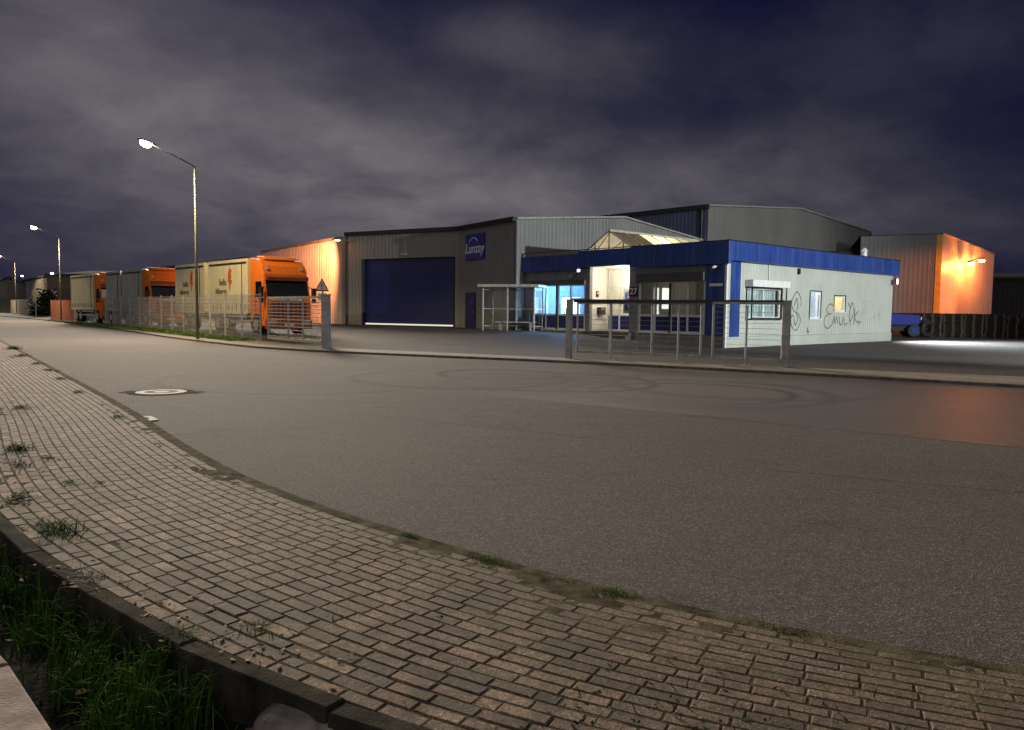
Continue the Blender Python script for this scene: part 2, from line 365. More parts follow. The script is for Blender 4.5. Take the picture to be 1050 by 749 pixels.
# near pavement: every paver is real, rows follow the kerb
strip(shifted(KERB, 0.0), shifted(KERB, 2.0), .031, .031).build('pavement_bed', M['joint'], kind='structure')
jm = MB(); AK = Arc(KERB); l0 = next(AK.L[i] for i, p in enumerate(KERB) if p.y < 15); l1_ = AK.L[-1]-4; nl, na = int((l1_-l0)/.04), 56
for i in range(nl+1):
    p, t = AK.at(l0+(l1_-l0)*i/nl)
    for j in range(na+1):
        a = j/na; q = p + DS*(.12+1.87*a); lf_ = max(0, min(1, (-q.x-1.2)/4))
        n_ = .6*mnoise.noise((q.x*1.7, q.y*1.7, 3)) + .4*mnoise.noise((q.x*6, q.y*6, 1)) + .28*mnoise.noise((q.x*19, q.y*19, 5)) + .15*mnoise.noise((q.x*45, q.y*45, 9))
        z = .0394 - .0026*a + .0052*n_ + .0022*lf_*(a-.35) + (.0015 if a < .12 else 0)
        jm.v.append((q.x, q.y, z))
for i in range(nl):
    for j in range(na): k = i*(na+1)+j; jm.f.append((k, k+1, k+na+2, k+na+1))
jm.build('joint_sand', M['joint'], kind='structure')
pv = MB(); rows = 20; bw = .0935; ACR = []
def paver(pv, c, t, L, W, z0, z1, tilt=(0,0)):
    n = Vector((t.y, -t.x)); e = .007; vs = []
    for (zz, s) in ((z0, 0), (z1-.006, 0), (z1, e)):
        for a, b in ((-1,-1),(1,-1),(1,1),(-1,1)):
            p = c + t*a*(L/2-s) + n*b*(W/2-s); vs.append((p.x, p.y, zz + (tilt[0]*a + tilt[1]*b if zz > z0 else 0)))
    fs = [(8,11,10,9)] + [q for k in (0,4) for q in ((k,k+4,k+5,k+1),(k+1,k+5,k+6,k+2),(k+2,k+6,k+7,k+3),(k+3,k+7,k+4,k))]
    pv.add(vs, fs)
for r in range(rows):
    A = Arc(shifted(KERB, .135 + bw*(r+.5))); l = (.105 if r % 2 else 0) + 75 + random.uniform(0,.03); E = A.L[-1] - 1
    while l < E:
        bl = .215*random.uniform(.975,1.025)
        if random.random() < .015: bl = .1075
        c, t = A.at(l + bl/2); cw = bw*abs(t.x*DS.y - t.y*DS.x); ac = (r+.5)/rows; loose = .35+.65*max(0, (ac-.45)/.55)
        if c.y > -.5:
            g1 = random.uniform(.0025,.0045) + .004*loose*random.random(); k0 = len(pv.v)
            paver(pv, c + Vector((random.gauss(0,.0012), random.gauss(0,.0012)))*loose, t, bl-g1, cw-g1*random.uniform(.8,1.2), .0, .0415+random.gauss(0,.0016)*loose, (random.gauss(0,.0008)*loose, random.gauss(0,.0008)*loose))
            ACR += [ac]*(len(pv.v)-k0)
        l += bl
po_ = pv.build('pavement', M['brick'], kind='structure')
at_ = po_.data.attributes.new('across', 'FLOAT', 'POINT'); at_.data.foreach_set('value', ACR)
kb = MB(); A = Arc(offset(KERB, .065)); l = 20
while l < A.L[-1]-1:
    c, t = A.at(l+.25); paver(kb, c, t, .492, .125, -.05, .012+random.gauss(0,.0015), (random.gauss(0,.001), random.gauss(0,.0008))); l += .5
kb.build('near_kerb', M['kerb'], kind='structure')
ck = MB()
for i, p in enumerate(KERB[80:-1]):                           # open crack between kerb and road
    q = KERB[81+i]; t = (q-p).normalized(); n = Vector((t.y,-t.x)); w = max(.006, .018+.012*math.sin(i*.9)+.016*random.random())
    ck.quad((p.x, p.y, .003), (q.x, q.y, .003), (q.x-n.x*w, q.y-n.y*w, .003), (p.x-n.x*w, p.y-n.y*w, .003))
ck.build('road_edge_crack', M['crack'], kind='structure')
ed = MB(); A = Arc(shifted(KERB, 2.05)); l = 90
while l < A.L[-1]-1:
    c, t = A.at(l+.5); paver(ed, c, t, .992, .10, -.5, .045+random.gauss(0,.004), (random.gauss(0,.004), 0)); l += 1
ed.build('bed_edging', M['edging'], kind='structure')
# planting bed soil
so = MB(); nx, ny = 60, 40; x0, y0 = -9, -3; o = len(so.v)
for j in range(ny+1):
    for i in range(nx+1):
        x = x0 + 15*i/nx; y = y0 + 14*j/ny
        so.v.append((x, y, -.2 + .03*math.sin(x*5.1+y*2)+.025*math.sin(y*7.3-x*3)+random.uniform(-.015,.015)))
for j in range(ny):
    for i in range(nx): k = j*(nx+1)+i; so.f.append((k, k+1, k+nx+2, k+nx+1))
# drop soil under the road side
so.f = [q for q in so.f if all((Vector(so.v[k][:2]) - min(KERB, key=lambda p: (p-Vector(so.v[k][:2])).length)).length > 1.0 or so.v[k][0]*.6+so.v[k][1]*.8 < 2 for k in q)
        and min((so.v[k][1] - 4.3) + .75*(so.v[k][0] + .2) for k in q) < 0]
so.build('bed_soil', M['soil'], kind='structure')
pk = MB(); A = Arc([Vector((-7.2,7.98)), Vector((-2.19,3.33)), Vector((-1.62,2.73)), Vector((1,.2))]); l = 3.2
while l < A.L[-1]-.6:
    c, t = A.at(l+.45); n = Vector((t.y,-t.x)); paver(pk, c + n*.13, t, .893, .26, -.5, .02+random.gauss(0,.004), (0, random.gauss(0,.003))); l += .9
pk.build('bed_kerb', M['pinkkerb'], kind='structure', bevel=.012)

# far kerb, far pavement, yard
fk = strip(FARK, offset(FARK, -.14), .07, .075)
for i in range(len(FARK)-1):
    a, b = FARK[i], FARK[i+1]; fk.quad((a.x,a.y,-.03),(b.x,b.y,-.03),(b.x,b.y,.07),(a.x,a.y,.07))
fk.build('far_kerb', M['kerb'], kind='structure')
def strip_to(A, B, za, zb):                                      # ribbon between two curves resampled to the same count
    n = 90; a = Arc(A); b = Arc(B); m = MB()
    P = [a.at(a.L[-1]*i/n*.9999)[0] for i in range(n+1)]; Q = [min((b.at(b.L[-1]*k/400*.9999)[0] for k in range(401)), key=lambda q: (q-p).length) for p in P]
    for i in range(n): m.quad((P[i].x,P[i].y,za),(P[i+1].x,P[i+1].y,za),(Q[i+1].x,Q[i+1].y,zb),(Q[i].x,Q[i].y,zb))
    return m
FL = [FENCE[7], FENCE[6], FENCE[5], FENCE[4], FENCE[3], FENCE[2], FENCE[1], FENCE[0]]
strip_to([p for p in offset(FARK, -.15)], FL, .076, .084).build('far_pavement', M['paveside'], kind='structure')
yd = MB(); NX, NY = 90, 80; idx = {}
for j in range(NY+1):
    for i in range(NX+1):
        # warped grid: rows start on the fence line and run back
        u = i/NX; a = Arc(FL) if i == 0 and j == 0 else yd_arc
        yd_arc = a; p, t = a.at(a.L[-1]*u*.9999); dvec = uR.to_2d()*.62 + Vector((.45,.78))*.6
        q = p + dvec.normalized()*(75*(j/NY)**1.5)
        idx[i, j] = len(yd.v); yd.v.append((q.x, q.y, zyard(q.x, q.y)))
for j in range(NY):
    for i in range(NX): yd.f.append((idx[i,j], idx[i+1,j], idx[i+1,j+1], idx[i,j+1]))
yd.build('yard', M['yard'], smooth=True, kind='structure')

# ------------------------------------------------------------------ road furniture
mh = thing('manhole_cover', 'round manhole cover with a pale concrete ring in the asphalt', 'manhole', (-6.5,14.4,0))
m = MB(); n = 40
def ring(m, r0, r1, z, zb=None):
    for k in range(n):
        a, b = 2*math.pi*k/n, 2*math.pi*(k+1)/n
        m.quad((r0*math.cos(a),r0*math.sin(a),z),(r1*math.cos(a),r1*math.sin(a),z),(r1*math.cos(b),r1*math.sin(b),z),(r0*math.cos(b),r0*math.sin(b),z))
ring(m, .44, .58, .006); m.build('tar_collar', M['tar'], mh)
m = MB(); ring(m, .29, .44, .012); m.build('concrete_ring', M['manhole'], mh)
m = MB(); ring(m, .0001, .14, .012); m.build('concrete_centre', M['manhole'], mh)
m = MB(); ring(m, .14, .29, .010); m.build('iron_cover', M['iron'], mh)
m = MB()
m.add([(-.72,-.2,.004),(.72,-.16,.004),(.74,.22,.004),(-.7,.18,.004)], [(0,1,2,3)]); m.build('repair_patch', M['tar'], mh)
dr = thing('road_drain', 'broken pale paving block with a dark gap set at the kerb edge', 'drain', (-5.15,10.9,0), R_(-55))
m = MB(); m.prism([(-.3,-.14,.0),(.1,-.16,.0),(.3,-.05,.0),(.22,.14,.0),(-.24,.12,.0)], (0,0,.018)); m.build('pale_block', M['manhole'], dr, bevel=.01)
m = MB(); m.box(-.12,.06,-.06,.04,.017,.022); m.build('grate', M['iron'], dr)

# ------------------------------------------------------------------ street lamps
LAMPC = (1.0,.74,.40)
lampglow = emit('street lamp lens', (1,.86,.60), 30)
def street_lamp(loc, label, power, first=None):
    az = math.atan2(-.58,-.81)
    if first is None:
        t = thing('street_lamp', label, 'street lamp', loc, az, 'street lamps along the road')
        m = MB(); m.tube([(0,0,-.1),(0,0,8.0)], .078, 16, .042); m.build('pole', M['pole'], t, smooth=True)
        m = MB(); m.tube([(0,0,7.95),(.12,0,8.05),(.5,0,8.22),(1.75,0,8.74)], .032, 10); m.build('arm', M['pole'], t, smooth=True)
        m = MB(); m.box(-.085,-.075,-.04,.04,.5,.95) ; m.build('service_door', M['darksteel'], t)
        c = Matrix.Translation((2.05,0,8.83)) @ Matrix.Rotation(R_(-14), 4, 'Y')
        m = MB(); S = ((-.40,.05,.05),(-.32,.09,.075),(0,.15,.10),(.28,.13,.08),(.38,.04,.04)); vs = []
        for (x, w, h) in S:
            for y, z in ((-w,0),(-w*.8,h*.75),(0,h),(w*.8,h*.75),(w,0)): vs.append(c @ Vector((x,y,z)))
        fs = [(5*i+k, 5*i+k+1, 5*i+k+6, 5*i+k+5) for i in range(4) for k in range(4)] + [(0,4,3,2,1),(20,21,22,23,24)] + [(5*i+4,5*i,5*i+5,5*i+9) for i in range(4)]
        m.add(vs, fs); m.build('lantern_housing', M['darksteel'], t, smooth=True)
        m = MB(); vs = []
        for (x, w, h) in ((-.26,.09,.03),(-.15,.17,.20),(.04,.20,.25),(.2,.15,.18),(.28,.06,.03)):
            for y, z in ((-w,-.005),(-w*.7,-h*.8),(0,-h),(w*.7,-h*.8),(w,-.005)): vs.append(c @ Vector((x,y,z)))
        fs = [(5*i+k+1, 5*i+k, 5*i+k+5, 5*i+k+6) for i in range(4) for k in range(4)]
        m.add(vs, fs); m.build('lamp_lens', lampglow, t, smooth=True)
    else:
        t = copy_tree(first); t.location = loc; t['label'] = label
    li = bpy.data.lights.new('lamp_light', 'SPOT'); li.spot_size = R_(148); li.spot_blend = .2; li.energy = power; li.color = LAMPC; li.shadow_soft_size = .15
    lo = bpy.data.objects.new('lamp_light', li); COL.objects.link(lo); lo.location = Vector(loc) + Matrix.Rotation(az, 3, 'Z') @ Vector((2.1,0,8.62)); return t
l1 = street_lamp((-14.85,36.8,.08), 'tall lit street lamp in front of the cream truck, nearest of the row', 5200)
street_lamp((-43.9,76.0,.1), 'lit street lamp in the distance before the red sheet fence', 6500, l1)
street_lamp((-78.7,124.0,.3), 'farthest lit street lamp at the end of the road', 8000, l1)

# ------------------------------------------------------------------ office building
of = thing('office_building', 'low white office block with blue fascia, graffiti side wall and lit glass entrance', 'office', O, RZB)
m = MB()
for a, b, z0, z1 in ((-12.58,-12.0,0,3.72),(-12.0,-8.15,0,.6),(-12.0,-8.15,2.93,3.72),(-8.15,-7.85,0,3.76),(-5.3,-4.75,0,3.76),(-4.75,-1.05,.30,.63),(-4.75,-1.05,3.0,3.72),(-1.05,-.15,.0,3.72)):
    m.box(a, b, 0, .2, z0, z1)
m.box(-4.75,-1.05,-.03,.2,-.1,.298)
m.build('front_wall', M['plaster'], of)
m = MB(); m.box(-8.05,-7.85,.2,1.36,.6,3.76); m.build('porch_wall', M['inside'], of)
m = MB(); m.box(-.99,-.0,-.045,-.003,.6,3.71); m.build('blue_corner_panel', M['fasciablue'], of)
W = MB()                                                     # ribbed right facade with window openings
segs = [(0,1.6,.55,3.8),(1.6,4.5,.55,1.35),(1.6,4.5,2.7,3.8),(4.5,7.3,.55,3.8),(7.3,8.4,.55,1.34),(7.3,8.4,2.67,3.8),(8.4,9.85,.55,3.8),(9.85,11.05,.55,1.7),(9.85,11.05,2.5,3.8),(11.05,16.9,.55,3.8)]
for a, b, z0, z1 in segs: W.ribbed((0,a), (0,b), z0, z1, (1,0), .25, .008)
W.build('side_cladding', M['panel'], of)
m = MB()
for a, b, z0, z1 in segs: m.box(-.16,-.004,a,b,z0-.001 if z0 > .6 else .55,z1)
m.build('side_wall', M['inside'], of)
m = MB(); m.box(-.1,.035,-.02,16.92,-.3,.54); m.build('plinth', M['panel'], of, bevel=.01)
m = MB(); m.box(.0,.02,.3,1.05,.5,3.8); m.build('blue_stripe', M['fasciablue'], of)
m = MB(); m.box(-.06,.045,-.06,.045,-.05,3.8); m.build('corner_post', M['white'], of, bevel=.006)
m = MB(); m.box(-12.58,-.16,16.7,16.9,0,4.3); m.build('rear_wall', M['plaster'], of)
fa = MB()                                                    # fascia
fa.box(-5.1,.25,-.28,0,3.66,4.62); fa.box(-8.48,-5.13,-.28,0,3.78,4.58); fa.box(-12.58,-8.51,-.28,0,3.66,4.44)
fa.build('front_fascia', M['fasciablue'], of, bevel=.008)
ys = [.003,3.2,6.3,9.6,12.7,17.1]
for a, b in zip(ys, ys[1:]):
    f2 = MB(); f2.box(0.001,.25,a+.004,b-.004,3.8,4.62); p = f2.build('side_fascia', M['fasciablue'], of, bevel=.012)
m = MB(); m.box(.14,.27,-.29,17.12,4.624,4.66); m.box(-12.58,.137,-.30,-.16,4.624,4.65); m.build('coping', M['trim'], of)
m = MB()
m.box(-12.58,-8.45,0.001,16.7,4.25,4.40); m.box(-4.8,-.001,0.001,16.7,4.25,4.40); m.box(-8.45,-4.8,7.2,16.7,4.25,4.40); m.box(-8.45,-4.8,.001,.12,4.25,4.4)
m.build('roof', M['roof'], of)
m = MB(); m.box(-12.5,-8.06,.2,5.2,3.45,3.5); m.box(-5.0,-.17,.2,13,3.45,3.5); m.build('ceiling', M['inside'], of)
m = MB(); m.box(-12.5,-.17,.2,13,.5,.58); m.build('interior_floor', M['innerfloor'], of)
m = MB(); m.box(-12.5,-8.06,5.2,5.3,.58,3.45); m.box(-8.2,-8.06,.2,7.2,.58,4.24); m.box(-5.1,-5.0,.2,7.2,.58,4.24); m.box(-8.06,-5.1,7.2,7.3,.58,4.24); m.build('interior_wall', M['inside'], of)
m = MB(); m.box(-4.99,-.17,5.0,5.1,.58,3.44); m.box(-4.99,-4.9,5.1,13,.58,3.44); m.box(-4.9,-.17,12.9,13,.58,3.44); m.box(-4.9,-.17,9.0,9.1,.58,3.44); m.build('room_wall', M['insidegrey'], of)
m = MB(); m.box(-4.995,-4.97,2.15,2.95,1.75,2.75); m.build('lit_inner_window', emit('lit inner window', (1,.95,.85), 1.1), of)
m = MB(); m.box(-4.995,-4.97,1.5,1.85,1.3,2.75); m.build('lit_doorway', emit('lit inner doorway', (1,.93,.80), .85), of)

def band(x0, x1, mull, zb, zm, zt, transom=None):
    w = MB()
    w.box(x0, x1, .04, .12, zb, zb+.07); w.box(x0, x1, .04, .12, zt-.07, zt); w.box(x0, x1, .035, .125, zm-.05, zm+.05)
    for x in mull: w.box(x-.05, x+.05, .03, .13, zb+.07, zt-.07)
    if transom: w.box(transom[0], transom[1], .045, .115, transom[2]-.04, transom[2]+.04)
    fr = w.build('window_band', M['white'], of, bevel=.006)
    p = MB(); q = MB()
    for a, b in zip(mull, mull[1:]):
        p.box(a+.05, b-.05, .06, .1, zb+.07, zm-.05); q.quad((a+.05,.08,zm+.05),(b-.05,.08,zm+.05),(b-.05,.08,zt-.07),(a+.05,.08,zt-.07))
    p.build('blue_panel', M['doorblue'], fr); q.build('pane', M['glass'], fr)
    s = MB(); s.box(x0-.02, x1+.02, -.07, .03, zb-.05, zb-.002); s.build('sill', M['white'], fr)
    return fr
band(-12.0,-8.15,[-11.95,-11.0,-10.1,-9.2,-8.2],.62,1.38,2.93,(-9.15,-8.25,2.2))
band(-4.75,-1.05,[-4.7,-3.8,-2.88,-1.98,-1.1],.65,1.42,3.0)
sbm = mat('dark shutter box', (.085,.085,.085), .6, .2, .1, 2, .3)
for bx in ((-12.1,-8.1,-.16,0,2.90,3.16),(-4.85,-1.06,-.18,0,2.96,3.36)): m = MB(); m.box(*bx); m.build('roller_shutter_box', sbm, of, bevel=.01)
for x in (-10.15,-2.92): rail = MB(); rail.box(x-.04, x+.04, -.05, .025, .6, 2.9); rail.build('shutter_rail', M['darksteel'], of)
# entrance
w = MB(); y0, y1 = 1.36, 1.44
for x in (-7.83,-7.05,-6.1,-5.32): w.box(x-.05, x+.05, y0, y1, .6, 3.75)
for z in (.63,1.4,2.85,3.71): w.box(-7.83,-5.3, y0+.008, y1-.008, z-.045, z+.045)
en = w.build('entrance_door', M['white'], of, bevel=.005)
p = MB(); p.box(-7.78,-7.10,1.385,1.415,.675,1.355); p.build('blue_panel', M['doorblue'], en)
p = MB(); p.box(-7.0,-5.36,1.387,1.413,.675,1.355); p.build('blue_panel', M['doorblue'], en)
p = MB()
for a, b in ((-7.78,-7.10),(-7.0,-6.15),(-6.05,-5.37)):
    for z0, z1 in ((1.445,2.805),(2.895,3.665)): p.quad((a,1.40,z0),(b,1.40,z0),(b,1.40,z1),(a,1.40,z1))
p.build('pane', M['glass'], en)
p = MB(); p.tube([(-6.95,1.30,1.2),(-6.95,1.30,2.0)], .015); p.beam((-6.95,1.30,1.25),(-6.95,1.40,1.25),.015); p.beam((-6.95,1.30,1.95),(-6.95,1.40,1.95),.015); p.build('pull_handle', M['alu'], en)
p = MB(); p.box(-7.85,-5.3,.2,1.36,.4,.6); p.build('porch_floor', M['step'], of)
for k in range(3):
    p = MB(); p.box(-8.0-.12*k,-5.05+.12*k,-.34*(k+1),(0 if k == 0 else -.34*k)-.002,-.1,.58-.14*k); p.build('entrance_step', M['step'], of, bevel=.012)
# skylight over the lobby
sk = MB(); zb, za = 4.42, 5.5; xl, xr, xa = -8.42, -4.82, -6.65; Y0, Y1 = .02, 7.4
fr = MB()
yy = [Y0 + (Y1-Y0)*k/7 for k in range(8)]
for k, y in enumerate(yy):
    fr.beam((xl,y,zb),(xa,y,za),.06,.08,(0,1,0)); fr.beam((xr,y,zb),(xa,y,za),.06,.08,(0,1,0))
fr.beam((xa,Y0,za+.02),(xa,Y1,za+.02),.1); fr.beam((xl,Y0,zb),(xl,Y1,zb),.1); fr.beam((xr,Y0,zb),(xr,Y1,zb),.1); fr.beam((xl,Y0,zb+.03),(xr,Y0,zb+.03),.07)
for x in (-7.55,-6.65,-5.75): fr.beam((x,Y0-.003,zb),(x,Y0-.003,za-(za-zb)*abs(x-xa)/1.82),.05)
fr.beam((-7.55,Y0-.006,zb+.05),(-6.65,Y0-.006,za-.1),.04); fr.beam((-6.65,Y0-.006,zb+.05),(-5.75,Y0-.006,za-.52),.04)
F = fr.build('skylight_frame', mat('skylight frame', (.5,.48,.42), .5, .2, .1, 3), of)
sg = MB(); sg.quad((xl,Y0+.04,zb),(xr,Y0+.04,zb),(xa,Y0+.04,za)); sg.build('gable_pane', translucent('frosted gable glass', (.85,.83,.75)), F)
clear = translucent('translucent roof panel', (.86,.78,.60)); dirty = translucent('dirty roof panel', (.10,.085,.065))
a, b = MB(), MB()
for k in range(7):
    q = [(xr,yy[k]+.03,zb+.01),(xr,yy[k+1]-.03,zb+.01),(xa,yy[k+1]-.03,za),(xa,yy[k]+.03,za)]
    (b if k < 2 else a).quad(*q)
    q = [(xl,yy[k]+.03,zb+.01),(xa,yy[k]+.03,za),(xa,yy[k+1]-.03,za),(xl,yy[k+1]-.03,zb+.01)]; b.quad(*q)
a.quad((xl,Y1,zb),(xr,Y1,zb),(xa,Y1,za))
a.build('roof_pane', clear, F); b.build('grimy_roof_pane', dirty, F)
# side windows
def side_window(y0, y1, z0, z1, mid=None):
    w = MB()
    for a, b, c, d in ((y0,y1,z0,z0+.07),(y0,y1,z1-.07,z1),(y0,y0+.07,z0+.07,z1-.07),(y1-.07,y1,z0+.07,z1-.07)): w.box(-.10,-.02,a,b,c,d)
    if mid: w.box(-.095,-.025,mid-.04,mid+.04,z0+.07,z1-.07)
    f = w.build('side_window', M['white'], of, bevel=.004)
    q = MB(); q.quad((-.06,y0+.07,z0+.07),(-.06,y1-.07,z0+.07),(-.06,y1-.07,z1-.07),(-.06,y0+.07,z1-.07)); q.build('pane', M['glass'], f)
    s = MB(); s.box(-.02,.07,y0-.04,y1+.04,z0-.05,z0-.002); s.build('sill', M['white'], f)
    r = MB(); r.box(0.012,.03,y0-.05,y0-.003,z0,z1+.05); r.box(.012,.03,y1+.003,y1+.05,z0,z1+.05); r.box(.012,.03,y0-.003,y1+.003,z1+.003,z1+.05); r.build('surround', M['trim'], f)
    return f
side_window(7.3,8.4,1.34,2.67); side_window(9.85,11.05,1.7,2.5); hw = side_window(1.6,4.5,1.35,2.7,3.05)
cu = MB()
for k in range(18):
    y = 7.38 + k*.055; cu.box(-.24-.03*(k%2), -.22-.03*(k%2), y, y+.058, 1.42, 2.6)
cu.build('curtain', mat('white curtain', (.75,.76,.8), .8), of)
cu = MB()
for k in range(26): cu.box(-.215-.02*(k%2), -.20-.02*(k%2), 1.72+k*.104, 1.72+k*.104+.102, 1.42, 2.62)
cu.build('window_blind', mat('pale window blind', (.62,.70,.68), .8), of)
hb = MB(); hb.box(.032,.42,1.42,4.62,2.74,3.04); hb.build('awning_box', M['white'], hw, bevel=.015)
hb = MB()
for y in (1.55,4.1,4.5):
    hb.beam((.30,y,1.30),(.30,y,2.74),.045); hb.beam((.03,y,1.32),(.30,y,1.32),.04)
hb.beam((.30,1.55,1.36),(.30,4.5,1.36),.05); hb.build('awning_rail', M['darksteel'], hw)
# graffiti, painted on the side wall
def strokes(name, lines, w, mt):
    m = MB()
    for L in lines:
        P = catmull(L, 7)
        for p, q in zip(P, P[1:]):
            d = (q-p).normalized(); n = Vector((-d.y, d.x))*w/2; p2 = p - d*w*.2; q2 = q + d*w*.2
            e = .0105 + .0012*((len(m.f)) % 5)/5
            m.quad((e,p2.x-n.x,p2.y-n.y),(e,q2.x-n.x,q2.y-n.y),(e,q2.x+n.x,q2.y+n.y),(e,p2.x+n.x,p2.y+n.y))
    return m.build(name, mt, of)
strokes('graffiti', [
  [(5.55,1.95),(5.6,2.25),(6.0,2.62),(6.4,2.3),(6.42,1.95)], [(5.55,1.95),(5.75,1.72),(6.2,1.55),(6.42,1.3),(6.3,.98),(5.98,.78),(5.62,.98),(5.5,1.3)],
  [(5.8,1.95),(5.98,2.3),(6.15,2.0),(6.05,1.75)], [(5.8,1.35),(5.95,1.02),(6.15,1.3),(6.05,1.55)], [(5.5,1.3),(5.62,1.5),(5.8,1.4)]], .065, M['spray'])
strokes('graffiti', [[(7.15,.9),(7.2,.65),(7.28,.5)], [(7.1,.72),(7.35,.7)]], .065, M['spray'])
strokes('graffiti', [
  [(9.75,2.0),(9.35,2.08),(9.05,1.8),(9.3,1.58),(9.55,1.6)], [(9.3,1.58),(8.9,1.4),(8.85,1.05),(9.25,.85),(9.75,1.1)],
  [(9.75,1.1),(9.9,1.45),(10.0,1.1),(10.15,1.45),(10.3,1.1)], [(10.45,1.45),(10.5,1.1),(10.75,1.05),(10.85,1.45)], [(11.0,1.4),(11.05,1.05),(11.4,1.1)],
  [(11.75,1.0),(11.6,1.6),(11.85,2.2),(12.05,1.7),(11.75,1.2)], [(12.2,1.9),(12.15,1.05)], [(12.65,1.75),(12.2,1.4),(12.75,1.05)], [(12.6,1.2),(13.0,1.15)], [(11.4,2.15),(11.75,1.9)]], .065, M['spray'])
strokes('faded_graffiti', [[(13.0,2.2),(13.6,2.3),(13.2,1.7),(13.8,1.75)], [(14.0,2.4),(14.4,2.0)], [(14.1,1.3),(14.9,1.5)], [(14.6,2.0),(14.7,1.2)], [(15.1,1.9),(15.3,1.3),(15.6,1.8)]], .06, M['sprayfaint'])
dp = MB(); dp.tube([(.05,3.35,3.02),(.05,3.35,3.78)], .03, 8); dp.build('downpipe', M['white'], of)
dp = MB(); dp.box(.012,.10,5.95,6.12,3.45,3.72); dp.build('vent_box', M['trim'], of)

def local(x, y, z): return O + Matrix.Rotation(RZB, 3, 'Z') @ Vector((x, y, z))
def lamp(name, kind, p, energy, col, size=.1, aim=None, cone=None, blend=.5):
    li = bpy.data.lights.new(name, kind); li.energy = energy; li.color = col; li.shadow_soft_size = size
    o = bpy.data.objects.new(name, li); COL.objects.link(o); o.location = p
    if aim is not None: o.rotation_euler = (Vector(aim) - Vector(p)).to_track_quat('-Z', 'Y').to_euler()
    if cone: li.spot_size = R_(cone); li.spot_blend = blend
    return o
lamp('blue_room_light', 'POINT', local(-10.4,2.6,3.0), 1300, (.12,.40,1.0), .3)
lamp('meeting_room_light', 'POINT', local(-3.0,3.6,3.0), 7, (1,.85,.62), .3)
lamp('lobby_light', 'POINT', local(-6.6,3.6,3.9), 230, (1,.86,.60), .3)
lamp('porch_light', 'POINT', local(-6.2,.1,3.15), 120, (1,.88,.68), .2)
lamp('side_room_light', 'POINT', local(-2,7.2,3.0), 800, (.62,.74,1.0), .3)
lamp('back_room_light', 'POINT', local(-2,11,3.0), 420, (1,.80,.42), .3)

# things on and around the office
wl = thing('display_lamp', 'glaring white lamp shining behind the cyan lit office window', 'lamp', local(-10.55,1.0,.58), RZB)
m = MB(); m.tube([(0,0,0),(0,0,1.2)], .02); m.cyl((0,0,.01),(0,0,1),.16,.02); m.build('stand', M['darksteel'], wl)
m = MB(); m.tube([(0,0,1.12),(0,0,1.2),(0,0,1.3)], .05, 12, .16); m.tube([(0,0,1.3),(0,0,1.62)], .16, 14, .10); m.build('lamp_shade', emit('glaring lamp shade', (.88,.96,1), 10), wl, smooth=True)
lamp('display_light', 'POINT', local(-10.55,.7,1.9), 70, (.75,.9,1), .15)
db = thing('display_board', 'glowing white display board behind the cyan lit office window', 'display', local(-10.9,1.9,.58), RZB)
m = MB(); m.box(-.75,.6,0,.05,.75,1.75); m.build('lit_panel', emit('glowing board', (.80,.95,1), 1.6), db)
m = MB(); m.box(-.8,-.76,0,.06,0,1.8); m.box(.61,.65,0,.06,0,1.8); m.box(-.76,.61,.0,.06,1.76,1.8); m.build('stand', M['alu'], db)
dk = thing('desk', 'white office desk standing in the cyan lit room', 'desk', local(-9.6,1.5,.58), RZB)
m = MB(); m.box(-.8,.8,-.35,.35,.70,.74); m.build('desk_top', M['white'], dk)
for x in (-.75,.75):
    m = MB(); m.box(x-.03,x+.03,-.3,.3,0,.70); m.build('leg', M['white'], dk)
pc = thing('wall_picture', 'dark framed blue picture on the back wall of the cyan lit room', 'picture', local(-9.55,5.19,2.0), RZB)
m = MB(); m.box(-.5,.5,-.04,0,0,.75); m.build('frame', M['signblack'], pc); m = MB(); m.box(-.44,.44,-.046,-.041,.06,.69); m.build('picture_print', M['posterblue'], pc)
po = thing('door_poster', 'blue and white poster with red blocks inside the entrance door', 'poster', local(-6.56,1.47,1.5), RZB)
m = MB(); m.box(-.33,.33,0,.01,0,1.25); m.build('poster_sheet', M['signwhite'], po)
m = MB(); m.box(-.22,-.04,-.006,-.001,.12,1.05); m.box(.16,.30,-.006,-.001,.12,.8); m.build('blue_block', M['posterblue'], po)
m = MB(); m.box(-.01,.13,-.006,-.001,.85,1.15); m.box(-.01,.13,-.006,-.001,.45,.78); m.build('red_block', M['red'], po)
hn = thing('house_number_sign', 'small dark house number plate reading 27 beside the entrance', 'sign', local(-5.03,-.012,2.3), RZB)
m = MB(); m.box(-.26,.26,-.02,.01,0,.46); m.build('plate', M['signblack'], hn, bevel=.004)
lettering('number', '27', .42, M['signwhite'], hn, frameM((0,-.021,.23), (1,0,0), (0,0,1)), bold=.006)
mb_ = thing('letterbox', 'dark letterbox on the left wall inside the entrance recess', 'letterbox', local(-7.848,.75,1.42), RZB)
m = MB(); m.box(0,.26,-.2,.2,0,.36); m.build('box', M['darksteel'], mb_, bevel=.01); m = MB(); m.box(.262,.268,-.15,.15,.26,.29); m.build('slot', M['alu'], mb_)
ic = thing('intercom', 'small dark intercom panel above the letterbox in the entrance', 'intercom', local(-7.848,.55,2.3), RZB)
m = MB(); m.box(0,.05,-.09,.09,0,.3); m.build('case', M['darksteel'], ic, bevel=.006); m = MB(); m.box(.051,.056,-.05,.05,.15,.25); m.build('speaker_grille', M['alu'], ic)
